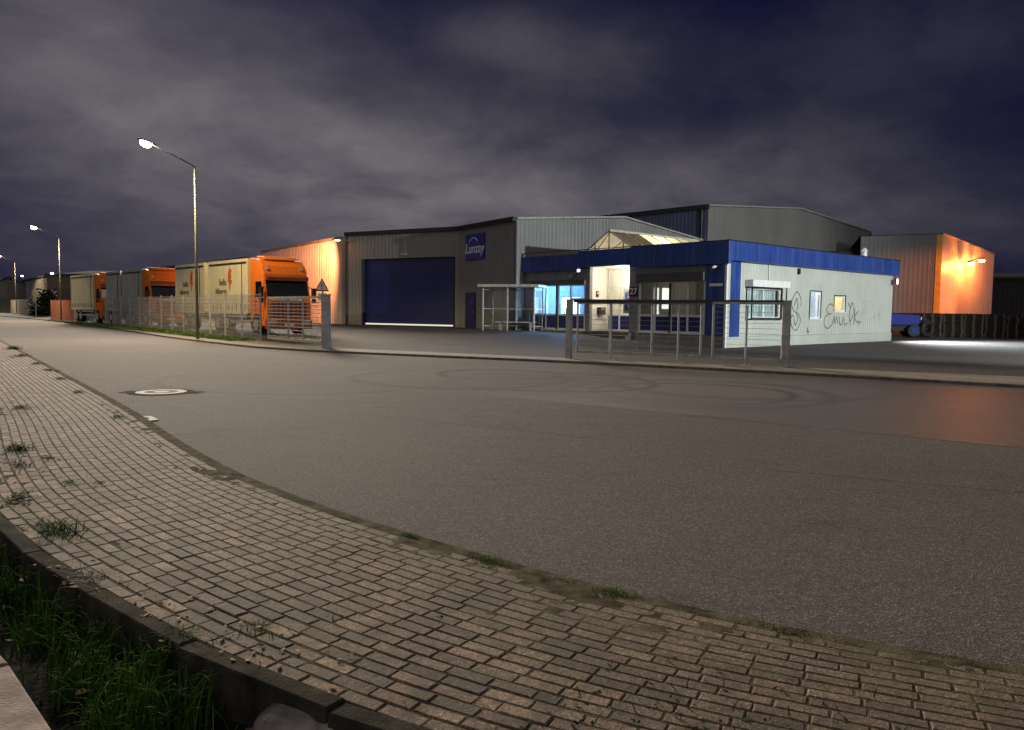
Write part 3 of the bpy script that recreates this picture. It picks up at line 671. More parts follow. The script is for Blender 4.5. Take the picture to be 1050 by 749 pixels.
def flood(name, label, p, aimdir, on, s=.22):
    t = thing(name, label, 'floodlight', p, math.atan2(aimdir[1], aimdir[0]))
    m = MB(); m.box(0,s*.35,-s/2,s/2,-s*.35,s*.35); m.build('housing', M['darksteel'], t, bevel=.01)
    m = MB(); m.box(s*.36,s*.38,-s*.44,s*.44,-s*.3,s*.3); m.build('lens', on, t)
    m = MB(); m.beam((-.12,0,0),(.01,0,0),.03); m.build('bracket', M['darksteel'], t); return t
dull = M['lens']
flood('floodlight', 'unlit round grey lamp above the left office window', local(-9.0,-.16,3.36), Vector((0,0,0))-uR*1, dull, .2)
flood('floodlight', 'lit white lamp under the fascia left of the entrance', local(-8.25,-.34,3.60), Vector((0,0,0))-uR*1, emit('white lamp under fascia', (.9,.95,1), 4), .2)
flood('floodlight', 'glaring white floodlight on the far corner of the graffiti wall', local(.16,16.7,3.45), uR*.35-uL, emit('white floodlight lens', (.9,.96,1), 90), .42)
lamp('corner_flood_light', 'SPOT', local(.62,17.05,3.45), 14000, (.86,.95,1), .1, (26.5,40.5,0), 135, 1.0)
cc = thing('security_camera', 'small white security camera at the blue office corner', 'camera', local(-.35,-.35,3.52), RZB)
m = MB(); m.cyl((0,-.08,0),(.25,-1,-.2),.05,.26,12); m.build('camera_body', M['white'], cc); m = MB(); m.beam((0,0,.02),(0,.3,.1),.03); m.build('bracket', M['white'], cc)
cc = thing('security_camera', 'small dark security camera above the left office window', 'camera', local(-8.55,-.14,3.4), RZB)
m = MB(); m.cyl((0,-.08,0),(.2,-1,-.3),.055,.24,12); m.build('camera_body', M['darksteel'], cc); m = MB(); m.beam((0,-.02,.02),(0,.14,.06),.03); m.build('bracket', M['darksteel'], cc)
ns = thing('name_plate', 'thin pale plate on the blue corner panel', 'sign', local(-.5,-.052,2.72), RZB)
m = MB(); m.box(-.32,.32,-.015,.0,0,.12); m.build('plate', M['signwhite'], ns)

# ------------------------------------------------------------------ main hall
def hall_local(x, y, z, base=H): return base + Matrix.Rotation(RZB, 3, 'Z') @ Vector((x, y, z))
ha = thing('warehouse', 'grey gabled warehouse with a big dark blue roller door', 'warehouse', H, RZB)
P = [Vector((0,0)), Vector((-6.31,1.06)), Vector((-14.96,-1.67))]; EZ = 6.45
m = MB()
d = (P[1]-P[0]); n = Vector((d.y,-d.x)); n = n if n.y < 0 else -n
m.ribbed(P[0], P[1], .2, EZ, n, .3, .010); m.build('side_wall', M['clad'], ha)
d2 = (P[2]-P[1]).normalized(); n2 = Vector((d2.y,-d2.x)); n2 = n2 if n2.y < 0 else -n2
m = MB(); q = lambda t: P[1] + d2*t
m.ribbed(q(0), q(.34), .2, EZ, n2, .3, .010); m.ribbed(q(.34), q(7.66), 4.80, EZ, n2, .3, .010); m.ribbed(q(7.66), q(9.07), .2, EZ, n2, .3, .010); m.build('door_wall', M['clad2'], ha)
m = MB(); f1 = lambda t: EZ + (.82 - .82*abs(t-8.9)/8.9 if t < 8.9 else .82*(1-(t-8.9)/8.25))
m.ribbed((0,0), (0,17.15), .0, f1, (1,0), .3, .012); m.build('gable_wall', M['clad'], ha)
m = MB(); m.quad((P[2].x,P[2].y,0),(P[2].x,17.15,0),(P[2].x,17.15,EZ),(P[2].x,8.9,EZ+.82),(P[2].x,P[2].y,EZ)); m.quad((0,17.15,0),(P[2].x,17.15,0),(P[2].x,17.15,EZ),(0,17.15,EZ)); m.build('rear_wall', M['clad'], ha)
m = MB(); rz = EZ+.86; E2 = EZ+.04
m.quad((.05,-.05,E2),(.05,8.9,rz),(-6.31,8.9,rz),(-6.31,1.0,E2)); m.quad((-6.31,1.0,E2),(-6.31,8.9,rz),(-15,8.9,rz),(-15,-1.75,E2)); m.quad((.05,8.9,rz),(.05,17.2,E2),(-15,17.2,E2),(-15,8.9,rz)); m.build('roof', M['roof'], ha)
m = MB()
for a, b, nn in ((P[0],P[1],n.normalized()),(P[1],P[2],n2)):
    a3 = a + nn*.12; b3 = b + nn*.12; m.beam((a3.x,a3.y,EZ+.02),(b3.x,b3.y,EZ+.02),.22,.24)
m.build('gutter', M['trim'], ha)
m = MB(); m.beam((.05,0,EZ+.06),(.05,8.9,EZ+.9),.1,.1); m.beam((.05,8.9,EZ+.9),(.05,17.15,EZ+.06),.1,.1); m.build('verge_trim', M['trimlight'], ha)
m = MB(); m.tube([(.04,-.08,.3),(.04,-.08,EZ-.1)], .06, 10); dq = q(9.0)+n2*.1; m.tube([(dq.x,dq.y,.3),(dq.x,dq.y,EZ-.1)], .06, 10); m.build('downpipe', M['trim'], ha)
m = MB(); c0 = q(.34); c1 = q(7.66); k = 30
for i in range(k):                                            # roller curtain: horizontal slats
    z0 = .64 + (4.8-.64)*i/k; z1 = .64 + (4.8-.64)*(i+1)/k; zz = (z0, (z0+z1)/2, z1)
    for (za_, zb_, ea, eb) in ((zz[0],zz[1],.25,.235),(zz[1],zz[2],.235,.25)):
        A_ = c0 - n2*ea; B_ = c1 - n2*ea; C_ = c1 - n2*eb; D_ = c0 - n2*eb
        m.quad((A_.x,A_.y,za_),(B_.x,B_.y,za_),(C_.x,C_.y,zb_),(D_.x,D_.y,zb_))
rd = m.build('roller_door', M['doorblue'], ha)
m = MB()
for t0 in (.34, 7.66):
    a = q(t0); b = a - n2*.3; m.beam((a.x,a.y,.3),(a.x,a.y,4.8),.09); m.prism([(a.x,a.y,.3),(b.x,b.y,.3),(b.x,b.y,4.8),(a.x,a.y,4.8)], (d2.x*.02,d2.y*.02,0))
a, b = q(.34), q(7.66); m.prism([(a.x,a.y,4.79),(b.x,b.y,4.79),(b.x-n2.x*.3,b.y-n2.y*.3,4.79),(a.x-n2.x*.3,a.y-n2.y*.3,4.79)], (0,0,.02)); m.build('door_frame', M['trim'], rd)
m = MB(); a = q(.42)-n2*.2; b = q(7.58)-n2*.2; m.beam((a.x,a.y,.585),(b.x,b.y,.585),.05,.09); m.build('door_light_strip', emit('light leaking under the roller door', (1,.92,.72), .6), rd)  # glowing strip stands in for indoor light showing under the door
m = MB(); a = q(3.9)+n2*.06; b = q(4.4)+n2*.06; m.beam((a.x,a.y,5.05),(b.x,b.y,5.05),.05,.16); m.build('door_number_plate', M['trimlight'], ha)
dn = d.normalized(); nn = n.normalized(); dd = lambda t: P[0] + dn*t
m = MB(); a, b = dd(4.28)+nn*.035, dd(5.48)+nn*.035; m.prism([(a.x,a.y,.35),(b.x,b.y,.35),(b.x,b.y,2.6),(a.x,a.y,2.6)], (nn.x*.03,nn.y*.03,0)); bd = m.build('side_door', M['doorblue'], ha)
m = MB(); a, b = dd(4.62)+nn*.075, dd(4.95)+nn*.075; m.beam((a.x,a.y,2.05),(b.x,b.y,2.05),.01,.16); m.build('door_plate', M['fasciablue'], bd); m = MB(); a = dd(4.42)+nn*.1; m.beam((a.x,a.y,1.45),(dd(4.55)+nn*.1).to_3d()+Vector((0,0,1.45)),.03); m.build('handle', M['alu'], bd)
# blue company sign on the side wall
c = dd(4.33)+nn*.04; sgn = thing('company_sign', 'blue square company sign with white name and arc', 'sign', hall_local(c.x, c.y, 4.5), RZB + math.atan2(dn.y, dn.x) + math.pi)
m = MB(); m.box(-1.08,1.08,-.08,0,0,1.5); m.build('board', M['signblue'], sgn, bevel=.01)
lettering('lettering', 'Lunzay', .80, M['signwhite'], sgn, frameM((-.02,-.082,.64), (1,0,0), (0,0,1)), shear=.25, bold=.008)
m = MB(); arc = [(-.1+.5*math.cos(t), -.086, .93+.34*math.sin(t)) for t in [math.pi*(.12+.76*i/14) for i in range(15)]]
for p_, q_ in zip(arc, arc[1:]): m.beam(p_, q_, .01, .06, (0,1,0)) if False else m.tube([p_, q_], .03, 6)
m.build('arc_mark', M['signwhite'], sgn)

# second, bigger hall behind
Q = Vector((13.8,56.,0))
hb_ = thing('warehouse', 'taller pale gabled warehouse with a dark blue flank rising behind the office', 'warehouse', Q, RZB)
f2 = lambda t: 9.1 + (1.0*(t/13) if t < 13 else 1.0 - .9*(t-13)/13.4)
m = MB(); m.ribbed((0,0), (0,26.4), 0, f2, (1,0), .33, .012); m.build('gable_wall', M['clad2'], hb_)
m = MB(); m.ribbed((0,0), (-22,0), 0, 9.1, (0,-1), .33, .012); m.build('flank_wall', M['cladblue'], hb_)
m = MB(); m.quad((0,26.4,0),(-22,26.4,0),(-22,26.4,9.2),(0,26.4,9.2)); m.quad((-22,0,0),(-22,26.4,0),(-22,26.4,9.2),(-22,13,10.1),(-22,0,9.1)); m.build('rear_wall', M['clad2'], hb_)
m = MB(); m.quad((.08,-.1,9.14),(.08,13,10.14),(-22,13,10.14),(-22,-.1,9.14)); m.quad((.08,13,10.14),(.08,26.5,9.24),(-22,26.5,9.24),(-22,13,10.14)); m.build('roof', M['roof'], hb_)
m = MB(); m.beam((.1,-.15,9.05),(-22,-.15,9.05),.3,.32); m.tube([(-.45,-.12,.2),(-.45,-.12,9)], .09, 10); m.build('gutter', M['trim'], hb_)
m = MB(); m.beam((.06,0,9.17),(.06,13,10.17),.12,.1); m.beam((.06,13,10.17),(.06,26.4,9.27),.12,.1); m.build('verge_trim', M['trimlight'], hb_)
m = MB(); m.tube([(.07,26.2,.2),(.07,26.2,9.1)], .09, 10); m.build('downpipe', M['trim'], hb_)
rv = thing('roof_vent', 'small white flue on the office roof by the tall warehouse', 'flue', local(-1.2,15.8,4.40), RZB)
m = MB(); m.tube([(0,0,0),(0,0,.75)], .14, 12); m.build('pipe', M['white'], rv); m = MB(); m.tube([(0,0,.75),(0,0,.95)], .2, 12, .05); m.build('cap', M['white'], rv)
ru = thing('roof_unit', 'low dark cooling unit on the office roof', 'roof unit', local(-1.2,12.6,4.40), RZB)
m = MB(); m.box(-.4,.4,-.7,.7,.1,.55); m.build('case', M['trim'], ru, bevel=.02); m = MB(); m.box(-.35,.35,-.6,-.5,0,.1); m.box(-.35,.35,.5,.6,0,.1); m.build('foot', M['trim'], ru)

# orange lit hall on the left, beside the trucks
M0 = Vector((-11.55,52.95,0)); M1d = Vector((-.574,.819,0)); rzm = math.atan2(M1d.y, M1d.x)
hm = thing('storage_hall', 'light clad hall behind the trucks glowing orange under a sodium lamp', 'warehouse', M0, rzm)
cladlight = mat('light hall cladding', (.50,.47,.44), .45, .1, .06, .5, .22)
m = MB(); m.ribbed((0,0), (16.9,0), .1, 6.3, (0,1), .33, .045); m.build('front_wall', cladlight, hm)
m = MB(); m.quad((16.9,0,0),(16.9,-16,0),(16.9,-16,7.2),(16.9,0,6.3)); m.quad((0,0,0),(0,-16,0),(0,-16,7.2),(0,0,6.3)); m.build('end_wall', cladlight, hm)
m = MB(); m.quad((-.05,.1,6.34),(17,.1,6.34),(17,-16,7.3),(-.05,-16,7.3)); m.build('roof', M['roof'], hm)
m = MB(); m.beam((0,.1,6.3),(17,.1,6.3),.16,.18); m.tube([(16.6,.08,.2),(16.6,.08,6.2)], .06, 8); m.build('gutter', mat('hall gutter', (.28,.25,.23), .5, .2), hm)
sl = thing('sodium_lamp', 'dark bracket lamp at the warehouse corner shining orange on the next hall', 'wall lamp', (-10.55,51.75,5.95), R_(200))
m = MB(); m.beam((-.1,0,0),(.9,0,.12),.05); m.build('bracket', M['darksteel'], sl); m = MB(); m.box(.8,1.25,-.16,.16,.06,.26); m.build('housing', M['darksteel'], sl, bevel=.03); m = MB(); m.box(.85,1.2,-.13,.13,.03,.058); m.build('lens', emit('sodium lens', (1,.34,.06), 25), sl)
lamp('sodium_light', 'SPOT', (-13.5,50.9,5.7), 4200, (1,.30,.10), .12, (-17.0,60.6,2.6), 110, .6)

# orange lit hall on the right
Rr = Vector((33.8,62,0)); hr = thing('storage_hall', 'metal clad hall on the right lit orange by two sodium lamps', 'warehouse', Rr, aF)
lf = Vector((-.8905,.455,0)); lfl = Matrix.Rotation(-aF, 3, 'Z') @ lf
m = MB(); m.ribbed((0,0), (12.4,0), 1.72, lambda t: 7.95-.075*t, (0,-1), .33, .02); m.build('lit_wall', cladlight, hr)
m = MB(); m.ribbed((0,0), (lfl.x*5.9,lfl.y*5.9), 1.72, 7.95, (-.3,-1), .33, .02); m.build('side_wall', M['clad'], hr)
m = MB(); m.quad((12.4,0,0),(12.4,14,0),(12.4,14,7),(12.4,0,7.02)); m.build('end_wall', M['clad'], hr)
m = MB(); m.quad((0,-.06,7.99),(12.45,-.06,7.06),(12.45,14,7.06),(lfl.x*5.9,lfl.y*5.9+.1,7.99)); m.build('roof', M['roof'], hr)
ln = Vector((-lfl.y, lfl.x, 0)).normalized(); ln = ln if ln.x < 0 else -ln
m = MB(); a = ln*.022; b = lfl*.42 + ln*.022; m.prism([(a.x,a.y,1.72),(b.x,b.y,1.72),(b.x,b.y,7.9),(a.x,a.y,7.9)], ln*.02); m.build('corner_trim', mat('yellow corner trim', (.75,.42,.06), .5), hr)
m = MB(); m.box(.02,12.3,.02,.3,-.1,1.70); m.build('base_wall', M['trim'], hr)
m = MB(); m.prism([(0,.1,-.1),(lfl.x*5.9,lfl.y*5.9+.1,-.1),(lfl.x*5.9,lfl.y*5.9+.1,1.7),(0,.1,1.7)], (0,.1,0)); m.build('base_wall', M['trim'], hr)
m = MB(); m.beam((0,-.05,7.98),(12.4,-.05,7.05),.1,.1); m.build('verge_trim', M['trimlight'], hr)
sod = emit('bright sodium lens', (1,.52,.14), 60)
def rl(x, y, z): return Rr + Matrix.Rotation(aF, 3, 'Z') @ Vector((x, y, z))
for x, z, lab, pw in ((3.9,5.75,'glaring orange wall lamp on the right hall, lower left of two',1050),(6.4,6.1,'glaring orange wall lamp on the right hall, upper right of two',700)):
    t = thing('sodium_lamp', lab, 'wall lamp', rl(x,-.05,z), aF, 'sodium lamps on the right hall')
    m = MB(); m.beam((0,0,.15),(0,-.7,.22),.05); m.build('bracket', M['darksteel'], t); m = MB(); m.box(-.2,.2,-1.0,-.6,.12,.3); m.build('housing', M['darksteel'], t, bevel=.03)
    m = MB(); m.box(-.17,.17,-.97,-.63,-.04,.118); m.build('lens', sod, t)
    lamp('sodium_light', 'POINT', rl(x,-1.25,z-.25), pw, (1,.20,.035), .12)

# ------------------------------------------------------------------ shelter in front of the hall
sh = thing('smoking_shelter', 'glazed flat roofed shelter with bench beside the blue side door', 'shelter', (-1.55,41.0,zyard(-1,41)), R_(-18))
m = MB(); m.box(-.25,3.05,-.2,1.75,2.28,2.42); m.build('shelter_roof', M['galv'], sh, bevel=.01)
for x, y in ((0,0),(1.35,0),(2.8,0),(0,1.55),(1.35,1.55),(2.8,1.55)):
    m = MB(); m.beam((x,y,0),(x,y,2.28),.06); m.build('post', M['galv'], sh)
m = MB()
for z in (.25,1.15,2.15): m.beam((0,1.55,z),(2.8,1.55,z),.035); m.beam((0,0,z),(0,1.55,z),.035); m.beam((2.8,0,z),(2.8,1.55,z),.035)
m.build('rail', M['galv'], sh)
m = MB()
for a, b in (((.05,1.56),(1.3,1.56)),((1.4,1.56),(2.75,1.56)),((0,.05),(0,1.5)),((2.8,.05),(2.8,1.5))): m.quad((*a,.28),(*b,.28),(*b,2.12),(*a,2.12))
m.build('pane', M['glass'], sh)
m = MB(); m.box(.3,2.5,1.1,1.5,.42,.47); m.box(.5,.56,1.15,1.45,0,.42); m.box(2.2,2.26,1.15,1.45,0,.42); m.build('bench', M['galv'], sh)
tr = thing('hand_trolley', 'low grey flat trolley parked beside the shelter', 'trolley', (1.45,42.2,zyard(1.4,42)), R_(-30))
m = MB(); m.box(-.45,.45,-.25,.25,.16,.22); m.build('deck', M['galv'], tr); m = MB(); m.tube([(-.45,-.2,.2),(-.5,-.2,.85),(-.5,.2,.85),(-.45,.2,.2)], .018); m.build('handle', M['galv'], tr)
for x in (-.33,.33):
    for y in (-.2,.2): m = MB(); m.cyl((x,y,.08),(0,1,0),.08,.04,14); m.build('wheel', M['black'], tr)

# ------------------------------------------------------------------ trucks
def wheel(parent, x, y, r=.5, w=.32):
    m = MB(); m.cyl((x,y,r),(1,0,0),r,w,24); wv = m.build('wheel', M['black'], parent, bevel=.04)
    m = MB(); s = -1 if x < 1.2 else 1; m.cyl((x+s*(w/2+.005),y,r),(1,0,0),r*.55,.03,18); m.build('rim', M['alu'], wv)
def box_body(t, y0, y1, curtain, logo=True, zt=4.0, zb=1.15):
    m = MB(); m.box(.02,2.53,y0+.05,y1-.05,zb,zt-.06); b = m.build('cargo_body', curtain, t)
    fm = MB()
    for y in (y0, y1-.13): fm.box(-.0,2.55,y,y+.13,zb-.05,zt)
    fm.box(-.005,.06,y0+.13,y1-.13,zt-.16,zt-.0); fm.box(2.49,2.555,y0+.13,y1-.13,zt-.16,zt); fm.box(-.005,.06,y0+.13,y1-.13,zb-.12,zb+.06)
    fm.build('body_frame', M['alu'] if curtain is M['curtaingrey'] else M['curtain'], b)
    tg = MB(); n_ = int((y1-y0)/.55)
    for i in range(n_):
        y = y0 + .4 + i*.55; tg.box(.0,.018,y,y+.04,zb+.08,zb+.42)
    tg.build('strap', M['darksteel'], b)
    dkm = MB(); dkm.box(-.01,.01,y0+.75,y0+.80,zb,zt-.17); dkm.box(.0,.02,y0+.13,y1-.13,zt-.27,zt-.17); dkm.build('curtain_seam', M['darksteel'], b)
    if logo:
        yc = (y0+y1)/2 - .35
        fl = MB(); pts = [(0,-.75),(-.10,-.2),(-.22,.0),(-.22,.5),(-.08,.75),(.02,.95),(.10,.8),(.24,.72),(.14,.5),(.2,.28),(.08,.1),(.28,.0),(.18,-.15),(.08,-.25)]
        fl.prism([(.012, yc - a*1.15, 2.85 + b*.82) for a, b in pts], (-.004,0,0)); fl.build('flame_logo', M['logo'], b)
        Mx = lambda yy_, zz_: frameM((.010, yy_, zz_), (0,-1,0), (0,0,1))
        lettering('lettering', 'hello', .52, M['ink'], b, Mx(yc+1.0, 2.78), bold=.012); lettering('lettering', 'followers', .42, M['ink'], b, Mx(yc+1.25, 2.28), bold=.012)
    return b
def chassis(t, y0, y1):
    m = MB(); m.box(.5,.75,y0,y1,.75,1.05); m.box(1.8,2.05,y0,y1,.75,1.05); m.build('chassis', M['darksteel'], t)
    m = MB()
    for z in (.55,.85): m.box(.05,.08,y0+1.6,y1-1.9,z,z+.12)
    m.build('side_guard', M['alu'], t)
def cab(t, L=2.0):
    prof = [(.02,.42),(.0,.75),(.0,1.75),(.10,2.02),(.36,2.86),(.40,3.15),(.58,3.55),(.95,3.86),(1.5,3.98),(L,3.98),(L,.6),(1.75,.6),(1.6,.95),(1.1,1.02),(.75,.95),(.6,.42)]
    m = MB(); m.prism([(0.0,y,z) for y, z in prof], (2.5,0,0)); c = m.build('cab', M['orange'], t, bevel=.10, seg=3)
    def face(x0, x1, z0, z1, e, th):                       # slab on the raked front
        fy = lambda z: (.10 + .26*(z-2.02)/.84) if z >= 2.02 else (.10*(z-1.75)/.27 if z > 1.75 else 0)
        m = MB(); ya, yb = fy(z0)-e, fy(z1)-e
        m.add([(x0,ya,z0),(x1,ya,z0),(x1,yb,z1),(x0,yb,z1),(x0,ya+th,z0),(x1,ya+th,z0),(x1,yb+th,z1),(x0,yb+th,z1)], [(0,1,2,3),(7,6,5,4),(0,4,5,1),(1,5,6,2),(2,6,7,3),(3,7,4,0)]); return m
    face(.10,2.40,1.95,2.84,.012,.06).build('windscreen', M['darkglass'], c)
    m = MB(); m.add([(.08,.12,2.98),(2.42,.12,2.98),(2.42,.36,3.12),(.08,.36,3.12),(.08,.14,2.80),(2.42,.14,2.80),(2.42,.38,2.95),(.08,.38,2.95)], [(0,1,2,3),(4,7,6,5),(0,4,5,1),(1,5,6,2),(2,6,7,3),(3,7,4,0)]); m.build('sun_visor', M['orangedark'], c)
    g_ = MB()
    for k in range(6): g_.box(.32,2.18,-.025,.03,.95+k*.13,.95+k*.13+.085)
    gr = g_.build('grille', M['orangedark'], c, bevel=.01)
    m = MB(); m.box(.28,2.22,-.012,.025,.9,1.74); m.build('grille_backing', M['black'], gr)
    for x in (.55,1.45):
        m = MB(); m.beam((x,.03,1.99),(x+.55,.055,2.10),.02); m.build('wiper', M['black'], c)
    m = MB(); m.box(.42,2.08,-.035,-.026,1.72,1.735); m.box(.03,.28,-.012,.0,1.1,1.115); m.box(2.22,2.47,-.012,.0,1.1,1.115); m.build('panel_gap', M['black'], c)
    m = MB(); m.box(.5,2.0,-.04,-.013,1.775,1.90); m.build('front_name_strip', M['alu'], c)
    m = MB(); m.box(-.01,2.51,-.07,.22,.30,.80); m.build('bumper', M['orangedark'], c, bevel=.04)
    m = MB(); m.box(.95,1.5,-.078,-.071,.47,.58); m.build('number_plate', M['signwhite'], c)
    for x in (.12,2.0):
        m = MB(); m.box(x,x+.38,-.085,.0,.56,.76); m.build('headlight', M['lens'], c, bevel=.02)
    for x, s in ((-.22,-1),(2.72,1)):
        m = MB(); m.box(x-.1,x+.1,.05,.22,1.95,2.45); m.box(x-.09,x+.09,.06,.2,1.65,1.9); m.beam((x,.15,2.4),(1.25+s*1.2,.25,2.5),.04); mi = m.build('mirror', M['black'], c, bevel=.02)
    for x in (-.012,2.506):
        m = MB(); m.prism([(x,.35,1.95),(x,.42,2.2),(x,.58,2.75),(x,1.25,2.75),(x,1.25,1.95)], (.006,0,0)); m.build('side_window', M['darkglass'], c)
        m = MB(); m.box(x,x+.006,.30,.32,.85,2.8); m.box(x,x+.006,1.32,1.34,.85,2.8); m.box(x,x+.006,.32,1.32,.84,.86); m.build('door_gap', M['black'], c); m = MB(); m.box(x-.01,x+.016,1.12,1.26,1.68,1.73); m.build('handle', M['black'], c)
    m = MB(); m.prism([(.35,.85,3.9),(.35,1.9,3.98),(.35,1.9,4.12),(.35,1.0,4.08)], (1.8,0,0)); m.build('air_deflector', M['orange'], c, bevel=.04)
    for x in (.25,2.15):
        m = MB(); m.cyl((x,.52,3.42),(0,1,-.4),.09,.14,14); m.build('roof_lamp', M['lens'], c)
    m = MB(); m.box(-.02,.35,.62,.98,.35,.5); m.box(-.01,.35,.62,.98,.62,.7); m.build('cab_step', M['black'], c)
    wheel(t, .18, 1.32); wheel(t, 2.32, 1.32)
C1 = Vector((-12.56,39.9,.17))
def lane(tt, dz=0): p = C1 + uL*tt; return Vector((p.x, p.y, .17+dz))
t1 = thing('truck', 'orange cab truck with a lit cream curtain body and flame logo behind the gate', 'truck', lane(0), aF); cab(t1); box_body(t1, 2.25, 7.75, M['curtain']); chassis(t1, 1.0, 7.7)
for y in (5.2,6.5): wheel(t1, .2, y); wheel(t1, 2.35, y)
t1b = thing('truck_trailer', 'shaded cream drawbar trailer with flame logo behind the lamp pole', 'trailer', lane(8.35), aF); box_body(t1b, 0, 4.95, M['curtain']); chassis(t1b, -.3, 4.9); m = MB(); m.beam((1.27,-.9,.8),(1.27,0,.8),.14); m.build('drawbar', M['darksteel'], t1b)
for y in (2.0,3.3): wheel(t1b, .2, y); wheel(t1b, 2.35, y)
t2 = thing('truck', 'orange cab truck with plain grey curtain body, parked second in the row', 'truck', lane(18.0), aF); cab(t2, 1.9); box_body(t2, 2.0, 6.6, M['curtaingrey'], False); chassis(t2, 1.0, 6.5)
for y in (4.2,5.5): wheel(t2, .2, y); wheel(t2, 2.35, y)
t2b = thing('truck_trailer', 'plain grey curtain trailer with pale roof rail behind the second truck', 'trailer', lane(25.0), aF); box_body(t2b, 0, 3.8, M['curtaingrey'], False); chassis(t2b, -.3, 3.7)
for y in (1.6,2.8): wheel(t2b, .2, y); wheel(t2b, 2.35, y)
t3 = thing('truck', 'farthest orange cab truck with a plain cream box body', 'truck', lane(30.3), aF); cab(t3); box_body(t3, 2.3, 9.6, M['curtain'], False); chassis(t3, 1.0, 9.5)
for y in (6.6,7.9): wheel(t3, .2, y); wheel(t3, 2.35, y)

# ------------------------------------------------------------------ fences and gates
def mesh_panel(m, a, b, z0, z1, vp=.1, hp=.2, w=.011, hw=.022):
    a = Vector(a); b = Vector(b); L = (b-a).length; u = (b-a)/L; k = int(L/vp)
    for i in range(1, k): p = a + u*(L*i/k); m.beam((p.x,p.y,z0),(p.x,p.y,z1),w)
    z = z0
    while z <= z1+.001: m.beam((a.x,a.y,z),(b.x,b.y,z),hw); z += hp
fn = thing('mesh_fence', 'galvanised wire mesh fence with grey posts in front of the trucks', 'fence', (-11.35,35.2,.08)); fo = Vector((-11.35,35.2))
def fence_run(root, org, A, B, step, h, zb, first=True, last=True, pm=None):
    A = Vector(A)-org; B = Vector(B)-org; L = (B-A).length; u = (B-A)/L; k = round(L/step)
    for i in range(k+1):
        p = A + u*(L*i/k)
        if (i or first) and (i < k or last): m = MB(); m.beam((p.x,p.y,-.05),(p.x,p.y,h+.06),.075); m.build('post', pm or M['galv'], root)
        if i < k: m = MB(); q2 = A + u*(L*(i+1)/k); mesh_panel(m, p, q2, zb, h); m.build('mesh_panel', M['galv'], root)
fence_run(fn, fo, (-11.35,35.2), (-21.9,48.75), 2.45, 2.1, .08)
fence_run(fn, fo, (-21.9,48.75), (-37.7,69.1), 2.75, 2.1, .08, False)
def gate_leaf(root, A, B, zb, zt, bars, vp, hp, w=.012, frame=.08, mt=None):
    A = Vector(A); B = Vector(B); u = (B-A).normalized(); mt = mt or M['galv']
    m = MB(); m.beam((A.x,A.y,zt),(B.x,B.y,zt),frame,frame*1.1); m.beam((A.x,A.y,zb),(B.x,B.y,zb),frame,frame*1.3)
    for p in (A, B): m.beam((p.x,p.y,zb-.02),(p.x,p.y,zt+.02),frame)
    m.build('gate_frame', mt, root)
    m = MB(); mesh_panel(m, A+u*.05, B-u*.05, zb+.1, zt-.06, vp, hp, .010, w); m.build('gate_infill', mt, root)
    for f in bars:
        p = A + (B-A)*f; m = MB(); m.beam((p.x,p.y,zb),(p.x,p.y,zt),.06); m.build('gate_bar', mt, root)
# left gate leaf, parked open in front of the truck
go = Vector((-7.22,29.9)); gl = thing('sliding_gate', 'open grey sliding gate with dense horizontal bars before the orange cab', 'gate', (*go,.08))
gate_leaf(gl, Vector((-7.3,30.0))-go, Vector((-10.75,34.4))-go, .18, 1.93, (.33,.6), .45, .145, .028)
gp = thing('gate_post', 'thick grey steel gate post left of the yard entrance', 'gate post', (-7.08,29.68,.06))
m = MB(); m.box(-.15,.15,-.15,.15,-.05,2.02); m.build('post', M['galv'], gp, bevel=.01); m = MB(); m.box(-.165,.165,-.165,.165,2.021,2.05); m.build('cap', M['galv'], gp)
ws = thing('warning_sign', 'triangular warning sign with exclamation mark above a small plate by the gate', 'sign', (-7.58,31.2,.1), R_(-14))
m = MB(); m.tube([(0,0,-.1),(0,0,2.5)], .03, 10); m.build('pole', M['galv'], ws)
tri = lambda s, y: [(-.30*s, y, 2.33-.175*s), (.30*s, y, 2.33-.175*s), (0, y, 2.33+.35*s)]
m = MB(); m.prism(tri(1.0,-.034), (0,-.012,0)); m.build('sign_border', M['signblack'], ws)
m = MB(); m.prism(tri(.74,-.047), (0,-.004,0)); m.build('sign_face', M['signwhite'], ws)
m = MB(); m.box(-.025,.025,-.056,-.052,2.32,2.47); m.box(-.025,.025,-.056,-.052,2.25,2.295); m.build('exclamation_mark', M['signblack'], ws)
m = MB(); m.box(-.17,.17,-.045,-.033,1.78,2.08); m.build('small_plate', M['signwhite'], ws)
# right gates on the roadside
GA, GB = Vector((1.81,24.92)), Vector((7.72,21.98)); gd = (GB-GA).normalized()
for p, lab in ((GA,'square grey gate post at the right edge of the yard entrance'),(GB,'square grey end post of the fence beside the graffiti wall')):
    t = thing('gate_post', lab, 'gate post', (p.x,p.y,.07), math.atan2(gd.y,gd.x))
    m = MB(); m.box(-.09,.09,-.09,.09,-.05,1.86); m.build('post', M['galv'], t, bevel=.008); m = MB(); m.box(-.1,.1,-.1,.1,1.861,1.885); m.build('cap', M['galv'], t)
g2 = thing('sliding_gate', 'long open wire gate standing before the office entrance', 'gate', (GA.x,GA.y,.07))
bk = Vector((-gd.y, gd.x))*.22
gate_leaf(g2, gd*.2+bk, gd*4.15+bk, .22, 1.78, (.28,.62), 1.3, .155, .008, .06)
m = MB(); p = gd*.12+bk*.4; q2 = gd*6.5+bk*.4; m.beam((p.x,p.y,1.84),(q2.x,q2.y,1.84),.09,.10); m.build('guide_rail', M['darksteel'], g2)
g3 = thing('wire_fence', 'short wire fence panel between gate and end post', 'fence', (GB.x,GB.y,.07))
gate_leaf(g3, -gd*2.05, -gd*.1, .2, 1.80, (), .9, .155, .010, .06)
